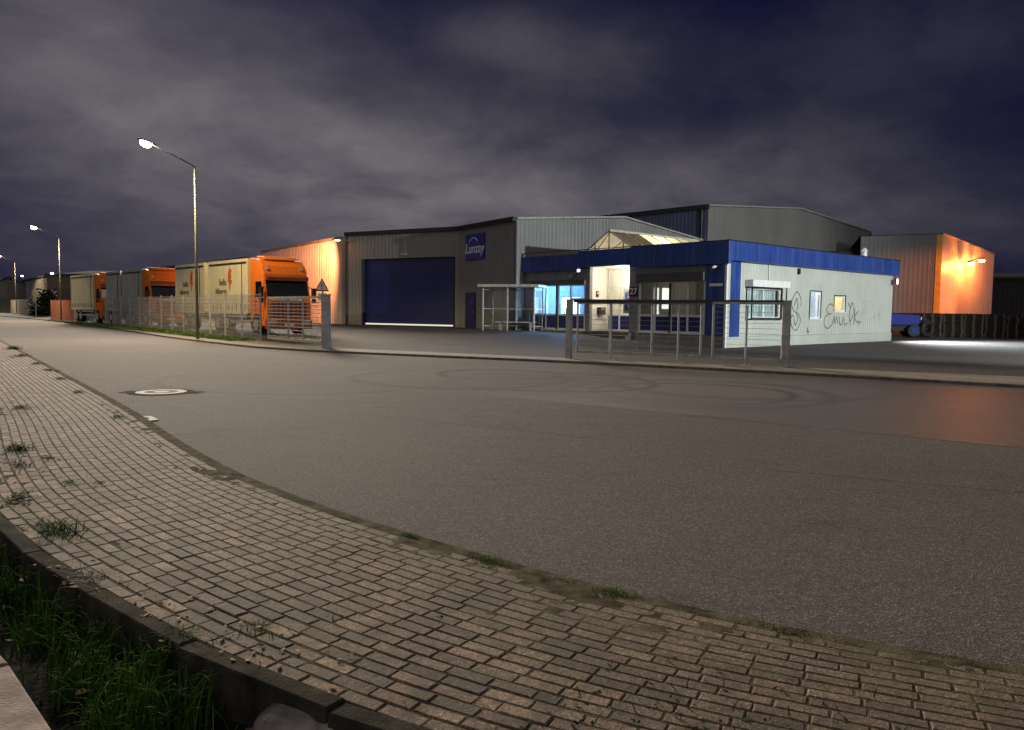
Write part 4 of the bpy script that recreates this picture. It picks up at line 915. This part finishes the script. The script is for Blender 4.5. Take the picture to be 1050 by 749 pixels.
for f, lab in ((1.45,'thin grey support post with foot plate at the middle of the gate'),(3.55,'thin grey support post before the dark office windows'),(5.52,'thin grey support post before the hatch window')):
    p = GA + gd*f - bk*.5; t = thing('support_post', lab, 'post', (p.x,p.y,.07))
    m = MB(); m.beam((0,0,0),(0,0,1.72),.05); m.build('post', M['galv'], t); m = MB(); m.box(-.14,.14,-.1,.1,0,.02); m.build('foot_plate', M['galv'], t)

# ------------------------------------------------------------------ pallets and tractor on the right
pal = MB()
for k in range(5): pal.box(-.6,.6,-.4+k*.175,-.4+k*.175+.1,.122,.144)
for k in (-.4,-.05,.3): pal.box(-.6,.6,k,k+.1,0,.022)
for x in (-.6,-.07,.46):
    pal.box(x,x+.14,-.4,.4,.1,.1215)
    for y in (-.4,-.05,.3): pal.box(x+.002,x+.138,y+.002,y+.098,.0225,.0995)
p0 = pal.build('pallet', M['wood']); tag(p0, 'weathered wooden pallet stacked in the dark row under the orange lit hall', 'pallet', 'stacked pallets on the right')
pd = Vector((.955,-.30,0)).normalized(); s0 = Vector((28.6,53.4,0)); first = True
pback = Vector((-pd.y, pd.x, 0))
for s in range(22):
    base_p = s0 + pd*(1.25*(s % 11) + (.55 if s > 10 else 0)) + pback*(1.0 if s > 10 else random.uniform(-.06,.06)); n_ = random.choice((10,11,11,12))
    for k in range(n_):
        o = p0 if first else p0.copy()
        if not first: COL.objects.link(o)
        first = False
        o.location = (base_p.x+random.uniform(-.03,.03), base_p.y+random.uniform(-.03,.03), zyard(base_p.x, base_p.y)+.005+k*.1445); o.rotation_euler = (0,0,math.atan2(pd.y,pd.x)+random.uniform(-.05,.05))
tc_ = thing('tractor', 'blue tractor with dark tyres half hidden behind the white office corner', 'tractor', (26.0,52.2,zyard(26,52)), R_(-8))
m = MB(); m.prism([(-1.6,-.42,.75),(.95,-.42,.75),(1.05,-.42,1.1),(1.0,-.42,1.45),(-1.6,-.42,1.62)], (0,.84,0)); m.build('hood', M['tractor'], tc_, bevel=.08, seg=3)
m = MB(); m.box(1.02,1.08,-.36,.36,.78,1.38); m.build('front_grille', M['black'], tc_)
for y in (-.3,.3): m = MB(); m.cyl((1.08,y,1.22),(1,0,0),.10,.06,14); m.build('headlight', M['signwhite'], tc_)
m = MB(); m.box(-1.3,1.1,-.25,.25,.4,.76); m.build('chassis', M['black'], tc_)
m = MB(); m.box(-2.3,-1.55,-.7,.7,.7,1.3); m.build('rear_body', M['tractor'], tc_, bevel=.05)
for x, y, r in ((.55,-.62,.42),(.55,.62,.42),(-1.7,-.8,.68),(-1.7,.8,.68)):
    m = MB(); m.cyl((x,y,r),(0,1,0),r,.34,26); w_ = m.build('wheel', M['black'], tc_, bevel=.05); m = MB(); m.cyl((x,y+math.copysign(.18,y),r),(0,1,0),r*.5,.03,16); m.build('rim', M['tractor'], w_)
ty = MB()
for k, (x, y) in enumerate(((27.3,51.4),)):
    t = thing('old_tyre', 'black tyre leaning beside the blue tractor', 'tyre', (x,y,zyard(x,y)), R_(20))
    m = MB(); R1, r1 = .42, .16; nn_, kk = 26, 10
    for i in range(nn_):
        for j in range(kk):
            a, b = 2*math.pi*i/nn_, 2*math.pi*j/kk; rr = R1 + r1*math.cos(b); m.v.append((rr*math.cos(a), r1*math.sin(b), .58+rr*math.sin(a)))
    m.f = [(i*kk+j, ((i+1)%nn_)*kk+j, ((i+1)%nn_)*kk+(j+1)%kk, i*kk+(j+1)%kk) for i in range(nn_) for j in range(kk)]
    m.build('tyre_ring', M['black'], t, smooth=True)

# ------------------------------------------------------------------ background on the left and right
def far_hall(name, label, a, b, ze, depth, zr, wm, rm=None, door=None, sideways=1):
    a = Vector((*a,0)); b = Vector((*b,0)); u = (b-a); L = u.length; u /= L
    t = thing(name, label, 'building', a, math.atan2(u.y,u.x))
    dsg = -sideways
    m = MB(); m.ribbed((0,0),(L,0),0,ze,(0,-dsg),.5,.05); m.build('wall', wm, t)
    m = MB(); m.quad((0,0,0),(0,dsg*depth,0),(0,dsg*depth,ze),(0,dsg*depth/2,zr),(0,0,ze)); m.quad((L,0,0),(L,dsg*depth,0),(L,dsg*depth,ze),(L,dsg*depth/2,zr),(L,0,ze)); m.quad((0,dsg*depth,0),(L,dsg*depth,0),(L,dsg*depth,ze),(0,dsg*depth,ze)); m.build('end_wall', wm, t)
    m = MB(); o_ = .25; m.quad((-o_,-dsg*o_,ze-.03),(L+o_,-dsg*o_,ze-.03),(L+o_,dsg*depth/2,zr+.05),(-o_,dsg*depth/2,zr+.05)); m.quad((-o_,dsg*(depth+o_),ze-.03),(L+o_,dsg*(depth+o_),ze-.03),(L+o_,dsg*depth/2,zr+.05),(-o_,dsg*depth/2,zr+.05)); m.build('roof', rm or M['roof'], t)
    m = MB(); m.beam((-.2,-dsg*.2,ze),(L+.2,-dsg*.2,ze),.25,.25); m.build('gutter', M['trim'], t)
    return t
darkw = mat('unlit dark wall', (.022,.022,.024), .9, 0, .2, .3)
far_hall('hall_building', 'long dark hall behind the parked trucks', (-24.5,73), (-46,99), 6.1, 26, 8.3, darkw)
bh = far_hall('hall_building', 'brown hall with a lit lamp on its corner beyond the red fence', (-71.2,120), (-49,116.5), 6.2, 20, 7.2, M['brown'], sideways=-1)
far_hall('hall_building', 'grey hall units behind the hedge at the end of the road', (-71.9,120.9), (-94,150), 6.0, 18, 6.6, mat('grey unit wall', (.17,.165,.17), .8, 0, .25, .12, .4))
lb = far_hall('house_building', 'dark roofed house with a lit pale gable at the far left', (-95.5,140), (-112,164), 4.4, 9, 6.2, mat('pale house wall', (.13,.125,.12), .8))
def small_lamp(label, p):
    t = thing('wall_lamp', label, 'wall lamp', p); m = MB(); m.box(-.17,.17,-.2,.0,-.06,.16); m.build('lens', emit('cool wall lamp', (.9,.95,1), 9), t); m = MB(); m.box(-.22,.22,-.25,.05,.17,.23); m.build('housing', M['darksteel'], t)
small_lamp('small white lamp at the eave corner of the brown hall', (-70.2,119.5,6.3)); small_lamp('tiny white lamp above the grey hall units', (-93.2,149.0,6.9))
m = MB(); m.tube([(0,0,-.9),(0,0,-.1)], .06)
def sheet_fence(name, label, a, b, h, mt, step=2.5):
    a = Vector((*a,0)); b = Vector((*b,0)); L = (b-a).length; u = (b-a)/L
    t = thing(name, label, 'fence', a, math.atan2(u.y,u.x)); k = max(1, round(L/step))
    m = MB(); m.ribbed((0,0),(L,0),.1,h,(0,1),.25,.03); m.build('sheeting', mt, t)
    for i in range(k+1): m = MB(); m.box(L*i/k-.05,L*i/k+.05,-.06,-.001,0,h+.05); m.build('post', M['galv'], t)
sheet_fence('sheet_fence', 'pale grey sheet fence next to the distant lamp pole', (-38.1,69.7), (-40.8,72.9), 2.05, M['palefence'])
sheet_fence('sheet_fence', 'red brown sheet fence behind the distant lamp pole', (-41.2,73.5), (-48.6,82.3), 2.05, M['redfence'])
sheet_fence('sheet_fence', 'grey fence sheets beyond the hedge near the far lamp', (-65.5,106.5), (-86,134), 2.3, M['palefence'])
hg = thing('hedge', 'dark leafy hedge between the red fence and the far grey fence', 'hedge', (-58,98,0))
m = MB()
for k in range(2600):
    t_ = random.random(); c = Vector((-58.2,97.4)).lerp(Vector((-65,106)), t_) + Vector((random.gauss(.4,.55), random.gauss(.3,.55))); hmax = 2.2+1.3*math.sin(t_*7)+.5*math.sin(t_*19)
    z = random.random()**.7*hmax; s = random.uniform(.12,.3); a, b = random.uniform(0,6.3), random.uniform(-.8,.8)
    d_ = Vector((math.cos(a), math.sin(a), b))*s; e_ = Vector((-math.sin(a), math.cos(a), random.uniform(-.6,.6)))*s*.6; c3 = Vector((c.x+58, c.y-98, z))
    m.quad(c3-d_, c3+e_, c3+d_, c3-e_)
m.build('foliage', M['hedge'], hg)
m = MB()
for k in range(5): c = Vector((-58.2,97.4)).lerp(Vector((-65,106)), .1+.2*k) - Vector((-58,98)); m.tube([(c.x+.4,c.y+.3,0),(c.x+.5,c.y+.2,1.5)], .05, 6, .02)
m.build('stem', M['wood'], hg)
ds = thing('priority_sign', 'yellow diamond road sign on a pole before the hedge', 'sign', (-57.3,94.0,.1), R_(-20))
m = MB(); m.tube([(0,0,0),(0,0,3.1)], .04); m.build('pole', M['galv'], ds)
dm = lambda s, y: [(0,y,2.75-s),(s,y,2.75),(0,y,2.75+s),(-s,y,2.75)]
m = MB(); m.prism(dm(.55,-.05), (0,-.02,0)); m.build('sign_border', M['signwhite'], ds); m = MB(); m.prism(dm(.4,-.072), (0,-.01,0)); m.build('sign_face', mat('yellow sign face', (.75,.45,.06), .5), ds)
# dark mass behind the right hall
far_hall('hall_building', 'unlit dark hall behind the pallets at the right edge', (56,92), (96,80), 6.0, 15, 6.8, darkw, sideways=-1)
def tree(loc, label, h, r, seed):
    rr = random.Random(seed); t = thing('tree', label, 'tree', loc); m = MB(); m.tube([(0,0,0),(.1,0,h*.4),(0,.1,h*.8)], .22, 8, .06)
    for k in range(6): a = k*1.05; m.tube([(0,0,h*(.35+.07*k)),(math.cos(a)*r*.5,math.sin(a)*r*.5,h*(.5+.07*k))], .07, 6, .03)
    m.build('trunk', M['wood'], t); m = MB(); cl = [(rr.gauss(0,r*.42), rr.gauss(0,r*.42), h*rr.uniform(.38,.95), rr.uniform(.5,1.2)) for _ in range(16)]
    for k in range(1500):
        c = rr.choice(cl); p = Vector((c[0]+rr.gauss(0,c[3]*.5), c[1]+rr.gauss(0,c[3]*.5), c[2]+rr.gauss(0,c[3]*.4))); s = rr.uniform(.12,.26); a = rr.uniform(0,6.3)
        d_ = Vector((math.cos(a), math.sin(a), rr.uniform(-.8,.8)))*s; e_ = Vector((-math.sin(a), math.cos(a), rr.uniform(-.8,.8)))*s*.6; m.quad(p-d_, p+e_, p+d_, p-e_)
    m.build('crown', M['hedge'], t)
tree((-100,152,0), 'dark tree left of the grey hall units at the road end', 7, 4, 1)
tree((-106,166,0), 'dark tree behind the far street lamp', 8, 4.5, 2)
tree((66,88,0), 'dark tree rising behind the unlit hall at the right edge', 9, 4.5, 3)

# ------------------------------------------------------------------ plants, leaves and rubble
gb = MB(); bedc = [(-3.3,4.95,.25,260),(-2.85,4.45,.25,300),(-2.42,4.05,.22,260),(-2.13,3.8,.2,230),(-1.98,3.5,.18,200),(-1.66,3.42,.2,340),(-1.45,3.2,.2,320),(-1.6,3.1,.18,220),(-2.9,4.8,.3,220),(-3.8,5.2,.4,200)]
for x, y, s, n_ in bedc:
    for k in range(n_):
        px_, py_ = random.gauss(x,s*.5), random.gauss(y,s*.5)
        if random.random() < .35: continue
        gb.blade(px_, py_, -.2, random.uniform(.10,.30), random.uniform(.005,.010), random.uniform(0,6.3), random.uniform(.1,.9))
for k in range(260):
    t_ = random.uniform(0,1); px_ = -3.6+3.2*t_+random.gauss(0,.15); py_ = 4.95-2.3*t_+random.gauss(0,.2); gb.blade(px_, py_, -.21, random.uniform(.04,.15), random.uniform(.003,.007), random.uniform(0,6.3), random.uniform(.3,1.3))
tag(gb.build('bed_grass', M['grass']), 'rough green grass growing in the dark planting bed', 'grass', kind='stuff')
vg = MB(); a = Arc([p + Vector((-.55,-.42)) for p in FENCE[4:7]][::-1])
for k in range(9000):
    l = a.L[-1]*random.random(); p, t_ = a.at(l); n_ = Vector((t_.y,-t_.x)); w_ = random.uniform(-.55,.75); p = p + n_*w_*.9
    vg.blade(p.x, p.y, .07, random.uniform(.06,.2), random.uniform(.02,.05), random.uniform(0,6.3), random.uniform(.1,.8))
tag(vg.build('verge_grass', M['verge']), 'green grass verge at the foot of the mesh fence', 'grass', kind='stuff')
TU = [(-3.13,5.3,1.6,0,'largest grass tuft on the pavement above the planting bed'),(-2.44,4.4,1.0,1,'brown dry weed patch on the pavers next to the dark edging'),(-1.23,3.73,.55,0,'tiny green tuft between the pale pavers near the rubble'),
 (-1.37,4.15,.4,1,'faint dry sprig among the red pavers'),(-.69,5.28,.5,0,'small tuft on the kerb line at mid curve'),(-.5,5.0,.45,1,'flat dry weed just right of the mid curve kerb tuft'),(-.13,4.74,.85,0,'bright green tuft on the kerb, second widest there'),
 (.32,4.42,.5,1,'flat brownish weed on the kerb right of the bright green tuft'),(.57,4.22,.75,0,'upright tuft with tall stems on the kerb'),(.97,3.95,.5,1,'low weed sprig before the long kerb weed'),(1.36,3.72,.85,1,'long dark weed lying on the kerb at the right'),
 (-5.5,10.85,1.0,2,'dark weed clump right beside the pale drain block'),(-7.75,13.9,1.1,2,'round dark weed on the kerb line beyond the manhole'),(-9.5,16.4,1.3,2,'wide dark weed on the far kerb line'),(-11.0,18.5,1.4,2,'dark kerb weed, third from the far end'),(-12.5,20.5,1.5,2,'dark kerb weed, second from the far end'),(-14.8,23.5,2.2,2,'mossy weed strip at the far end of the kerb'),(-17.4,27.2,2.8,0,'yellow green weed strip farthest along the kerb'),
 (-3.87,6.75,.7,2,'dark weed on the pavers above the largest tuft'),(-3.6,6.75,.6,2,'round dark weed beside a reddish sprig on the pavers'),(-3.95,6.2,1.1,2,'flat dark weed mat at the left edge of the pavement'),(-5.3,8.3,1.6,0,'loose grass patch at the left pavement edge'),(-4.8,7.5,1.5,1,'dry grass patch at the left pavement edge'),(-4.7,7.85,.8,2,'small dark weed in front of the loose grass patch'),(-7.4,11.7,1.3,2,'dark weed at the left edge in the middle distance'),(-1.58,3.62,.9,0,'grass tuft hanging over the dark bed edging')]
protos = []
for kind in range(3):
    rr = random.Random(40+kind); m = MB()
    if kind == 0:
        for k in range(190): a = rr.uniform(0,6.3); r = abs(rr.gauss(0,.06)); m.blade(r*math.cos(a)*1.5, r*math.sin(a), 0, rr.uniform(.02,.12)*(1-.4*min(1,r/.12)), rr.uniform(.003,.007), rr.uniform(0,6.3), rr.uniform(.5,2.0))
    elif kind == 1:
        for k in range(150): a = rr.uniform(0,6.3); r = abs(rr.gauss(0,.09)); m.blade(r*math.cos(a)*1.7, r*math.sin(a)*.7, 0, rr.uniform(.02,.075), rr.uniform(.003,.007), rr.uniform(0,6.3), rr.uniform(.6,2))
    else:
        for k in range(230):
            a = rr.uniform(0,6.3); r = abs(rr.gauss(0,.08)); p = Vector((r*math.cos(a)*1.9, r*math.sin(a)*.8, rr.uniform(.0,.05))); s = rr.uniform(.008,.024); b = rr.uniform(0,6.3)
            d_ = Vector((math.cos(b), math.sin(b), rr.uniform(-.1,.7)))*s; e_ = Vector((-math.sin(b), math.cos(b), rr.uniform(-.3,.5)))*s*.5; m.quad(p-d_, p+e_, p+d_*1.2, p-e_)
    protos.append(m.build('weed_tuft', (M['grass'], M['drygrass'], M['weed'])[kind])); 
used = set()
for x, y, s, kind, lab in TU:
    o = protos[kind]
    if kind in used: o = o.copy(); COL.objects.link(o)
    used.add(kind); z = .03 if lab.find('hanging') < 0 else .02
    near_ = min(KERB, key=lambda p: (p-Vector((x,y))).length); i_ = KERB.index(near_); td = (KERB[min(i_+1,len(KERB)-1)]-KERB[i_-1])
    o.location = (x, y, z); o.rotation_euler = (0,0,math.atan2(td.y,td.x)+random.uniform(-.3,.3)); o.scale = (s*1.25, s, s*.6); tag(o, lab, 'weed', 'weed tufts on the pavement')
pw = MB()
for k in range(16000):
    t_ = random.random(); i_ = int(110 + (len(KERB)-125)*t_); p = KERB[i_].lerp(KERB[i_+1], random.random())
    left = max(0, min(1, (-p.x-1.0)/5)); a_ = random.betavariate(3.2,1)
    if random.random() > .015 + .985*left: continue
    q = p + DS*(.15+1.85*a_); cl_ = math.sin(q.x*3.1+q.y*1.7)+math.sin(q.x*1.3-q.y*4.1)
    if cl_ < -.25+.5*random.random(): continue
    for j in range(3):
        x_, y_ = q.x+random.gauss(0,.03), q.y+random.gauss(0,.03)
        if random.random() < .5: pw.blade(x_, y_, .036, random.uniform(.012,.05), random.uniform(.004,.008), random.uniform(0,6.3), random.uniform(.5,1.6))
        else:
            b_ = random.uniform(0,6.3); s_ = random.uniform(.006,.018); d_ = Vector((math.cos(b_), math.sin(b_), random.uniform(0,.5)))*s_; e_ = Vector((-math.sin(b_), math.cos(b_), random.uniform(-.2,.3)))*s_*.6; c3 = Vector((x_,y_,.046)); pw.quad(c3-d_, c3+e_, c3+d_, c3-e_)
tag(pw.build('pavement_weeds', M['weed']), 'low dark weeds and moss growing in the paver joints', 'weeds', kind='stuff')
lv = MB()
def leaf(x, y, z, s):
    a = random.uniform(0,6.3); u = Vector((math.cos(a), math.sin(a), random.uniform(-.3,.4)))*s; w_ = Vector((-math.sin(a), math.cos(a), random.uniform(-.4,.4)))*s*.55; c = Vector((x,y,z))
    lv.add([c-u, c-u*.2+w_, c+u*.5+w_*.7, c+u*1.1, c+u*.5-w_*.7, c-u*.2-w_], [(0,1,2,3),(0,3,4,5)])
for k in range(60): t_ = random.random(); leaf(-2.75+2.0*t_+random.gauss(0,.12), 4.55-1.35*t_+random.gauss(0,.1), .052, random.uniform(.008,.022))
for k in range(40): t_ = random.random(); leaf(-3+2.4*t_+random.gauss(0,.2), 4.4-1.7*t_+random.gauss(0,.25), -.14, random.uniform(.012,.035))
for k in range(45): leaf(random.uniform(-4,2.2), random.uniform(2.9,8), .05, random.uniform(.005,.014)) if False else None
A = Arc(KERB)
for k in range(60): p, t_ = A.at(A.L[-1] - random.uniform(9,28)); n_ = Vector((t_.y,-t_.x)); p = p + n_*random.uniform(-.5,1.8); leaf(p.x, p.y, .012 if (p-min(KERB, key=lambda q: (q-p).length)).length > 0 and n_.dot(p-A.at(0)[0]) < -1e9 else .05, random.uniform(.005,.013))
tag(lv.build('fallen_leaves', M['leaf']), 'small dead brown leaves scattered over pavers and bed', 'leaves', kind='stuff')
def stone(label, cx, cy, z, dims, rz, seed, dent=None):
    rr = random.Random(seed); m = MB(); nu, nv = 20, 14
    for j in range(nv+1):
        ph = math.pi*j/nv
        for i in range(nu):
            th = 2*math.pi*i/nu; p = Vector((math.sin(ph)*math.cos(th), math.sin(ph)*math.sin(th), math.cos(ph)))
            q = Vector([math.copysign(abs(c)**.62, c) for c in p]); k = 1+.05*math.sin(th*2+seed)+.04*math.sin(ph*3+th)+rr.uniform(-.018,.018)
            v = Vector((q.x*dims[0]*k, q.y*dims[1]*k, q.z*dims[2]))
            if dent: e = math.exp(-((v.x-dent[0])**2+(v.y-dent[1])**2)/dent[2]**2); v.z -= max(0, v.z)*.4*e
            m.v.append(tuple(v))
    m.f = [(j*nu+i, (j+1)*nu+i, (j+1)*nu+(i+1)%nu, j*nu+(i+1)%nu) for j in range(nv) for i in range(nu)]
    o = m.build('broken_stone', M['rock'], smooth=True); o.location = (cx,cy,z); o.rotation_euler = (R_(6),R_(-5),rz); return tag(o, label, 'stone', 'rubble stones by the bed edging')
stone('broken stone lump beside the bed edging, largest of the rubble', -.86,3.02,-.10,(.16,.10,.10),R_(-20),3)
stone('flat grey broken slab right of the largest stone', -.66,2.99,-.075,(.10,.10,.09),R_(-35),5)
stone('narrow pale stone lying along the dark edging', -.80,3.17,-.075,(.11,.05,.10),R_(-28),8)

# ------------------------------------------------------------------ floodlight mast lighting the graffiti wall
fmz = thing('floodlight_mast', 'tall floodlight mast across the yard facing the graffiti wall', 'floodlight mast', (31,9,0), R_(116))
m = MB(); m.tube([(0,0,0),(0,0,9)], .09, 12, .05); m.build('pole', M['pole'], fmz); m = MB(); m.box(-.1,.3,-.3,.3,8.7,9.1); m.build('lantern_housing', M['darksteel'], fmz); m = MB(); m.box(.301,.31,-.26,.26,8.75,9.05); m.build('lens', emit('mast lens', (.92,.98,1), 40), fmz)
lamp('mast_light', 'SPOT', (30.75,9.5,8.85), 37000, (.93,1.0,.95), .15, local(0,10,3.4), 56, .5)

smz = thing('sodium_mast', 'tall mast with an orange lamp at the far right of the yard', 'floodlight mast', (47,45,0), R_(130))
m = MB(); m.tube([(0,0,0),(0,0,8)], .09, 12, .05); m.build('pole', M['pole'], smz); m = MB(); m.box(-.1,.3,-.3,.3,7.7,8.1); m.build('lantern_housing', M['darksteel'], smz); m = MB(); m.box(.301,.31,-.26,.26,7.75,8.05); m.build('lens', sod, smz)
lamp('sodium_mast_light', 'SPOT', (46.6,45.4,7.8), 23000, (1,.27,.085), .15, (33.0,61.6,2.2), 27, .6)

# ------------------------------------------------------------------ sun (low, weak night glow), sky, camera
SUN_EL, SUN_AZ = 20, -24                                       # degrees; azimuth measured from the view axis to the right
sd_ = Vector((math.sin(R_(SUN_AZ))*math.cos(R_(SUN_EL)), math.cos(R_(SUN_AZ))*math.cos(R_(SUN_EL)), math.sin(R_(SUN_EL))))
su = bpy.data.lights.new('sun', 'SUN'); su.energy = 3.2; su.angle = R_(14); su.color = (1,.86,.70)
so_ = bpy.data.objects.new('sun', su); COL.objects.link(so_); so_.rotation_euler = sd_.to_track_quat('Z', 'Y').to_euler(); so_.location = (0,0,60)

w = bpy.data.worlds.new('World'); sc.world = w; w.use_nodes = True; nt = w.node_tree; bg = nt.nodes['Background']
sky = N(nt, 'ShaderNodeTexSky'); sky.sky_type = 'NISHITA'; sky.sun_disc = False; sky.sun_elevation = R_(SUN_EL); sky.sun_rotation = R_(SUN_AZ)
tc = N(nt, 'ShaderNodeTexCoord').outputs['Generated']; sx = N(nt, 'ShaderNodeSeparateXYZ'); nt.links.new(tc, sx.inputs[0])
zz = sx.outputs[2]; yv = mathn(nt, 'MAXIMUM', sx.outputs[1], .05)
az = mathn(nt, 'ARCTAN2', sx.outputs[0], sx.outputs[1]); el = mathn(nt, 'ARCSINE', zz)
def gauss(a0, e0, sa, se, amp, tilt=0):
    da = mathn(nt, 'SUBTRACT', az, a0); de = mathn(nt, 'SUBTRACT', mathn(nt, 'SUBTRACT', el, e0), mathn(nt, 'MULTIPLY', da, tilt))
    p = mathn(nt, 'ADD', mathn(nt, 'POWER', mathn(nt, 'ABSOLUTE', mathn(nt, 'DIVIDE', da, sa)), 2), mathn(nt, 'POWER', mathn(nt, 'ABSOLUTE', mathn(nt, 'DIVIDE', de, se)), 2))
    return mathn(nt, 'MULTIPLY', mathn(nt, 'EXPONENT', mathn(nt, 'MULTIPLY', p, -1)), amp)
gs = [gauss(-.37,.20,.37,.14,1.02,-.22), gauss(.02,.13,.32,.085,.70,-.10), gauss(.08,.30,.13,.045,.40), gauss(-.03,.335,.08,.03,.30), gauss(.30,.19,.22,.05,.26), gauss(-.60,.34,.2,.06,.20), gauss(.45,.30,.22,.07,.12), gauss(.40,.12,.30,.06,.26), gauss(-.5,.05,.3,.07,.10)]
g_ = gs[0]
for q in gs[1:]: g_ = mathn(nt, 'ADD', g_, q)
den = mathn(nt, 'ADD', mathn(nt, 'MAXIMUM', zz, 0), .30)
pv_ = N(nt, 'ShaderNodeCombineXYZ'); nt.links.new(mathn(nt, 'DIVIDE', sx.outputs[0], den), pv_.inputs[0]); nt.links.new(mathn(nt, 'DIVIDE', sx.outputs[1], den), pv_.inputs[1])
n1 = noise(nt, pv_.outputs[0], 2.1, 7, .55, .35); n2 = noise(nt, pv_.outputs[0], 6, 6, .6, .3)
cl = mathn(nt, 'ADD', mathn(nt, 'MULTIPLY', n1, .7), mathn(nt, 'MULTIPLY', n2, .3))
cm = ramp(nt, cl, [(.36, (.52,)*3), (.62, (1.14,)*3)])
fac = mathn(nt, 'ADD', mathn(nt, 'MULTIPLY', mathn(nt, 'MULTIPLY', g_, .72), cm), mathn(nt, 'MULTIPLY', ramp(nt, cl, [(.46, (0,)*3), (.66, (1,)*3)]), .05), True)
night = mix(nt, 1.0, sky.outputs[0], (.00022,.00024,.00085), 'MULTIPLY')
base_ = mix(nt, 1.0, night, (.0012,.0016,.0135), 'ADD')
colr = mix(nt, fac, base_, (.128,.118,.127))
# below and behind: dim town glow
back = ramp(nt, mathn(nt, 'MULTIPLY', sx.outputs[1], -1), [(-.05 if False else 0., (0,0,0)), (.7, (.25,.24,.225))])
colr = mix(nt, 1.0, colr, back, 'ADD')
nt.links.new(colr, bg.inputs['Color']); bg.inputs['Strength'].default_value = 1.0

cam = bpy.data.cameras.new('camera'); co = bpy.data.objects.new('camera', cam); COL.objects.link(co); sc.camera = co
cam.sensor_width = 36; cam.lens = 800/1050*36; cam.clip_end = 4000; cam.clip_start = .05
pit, rol = R_(4.04), math.atan(.0115)
co.location = (0,0,1.6)
co.matrix_world = Matrix.Translation((0,0,1.6)) @ Matrix.Rotation(math.pi/2 - pit, 4, 'X') @ Matrix.Rotation(rol, 4, 'Z')
sc.render.engine = 'CYCLES'; sc.cycles.use_denoising = True
try: sc.cycles.denoiser = 'OPENIMAGEDENOISE'
except Exception: pass
sc.cycles.max_bounces = 6; sc.cycles.sample_clamp_indirect = 4; sc.cycles.transparent_max_bounces = 16; sc.cycles.caustics_reflective = False; sc.cycles.caustics_refractive = False
vs_ = sc.view_settings; vs_.view_transform = 'Standard'; vs_.look = 'None'; vs_.exposure = .42; vs_.gamma = 1; vs_.use_curve_mapping = False
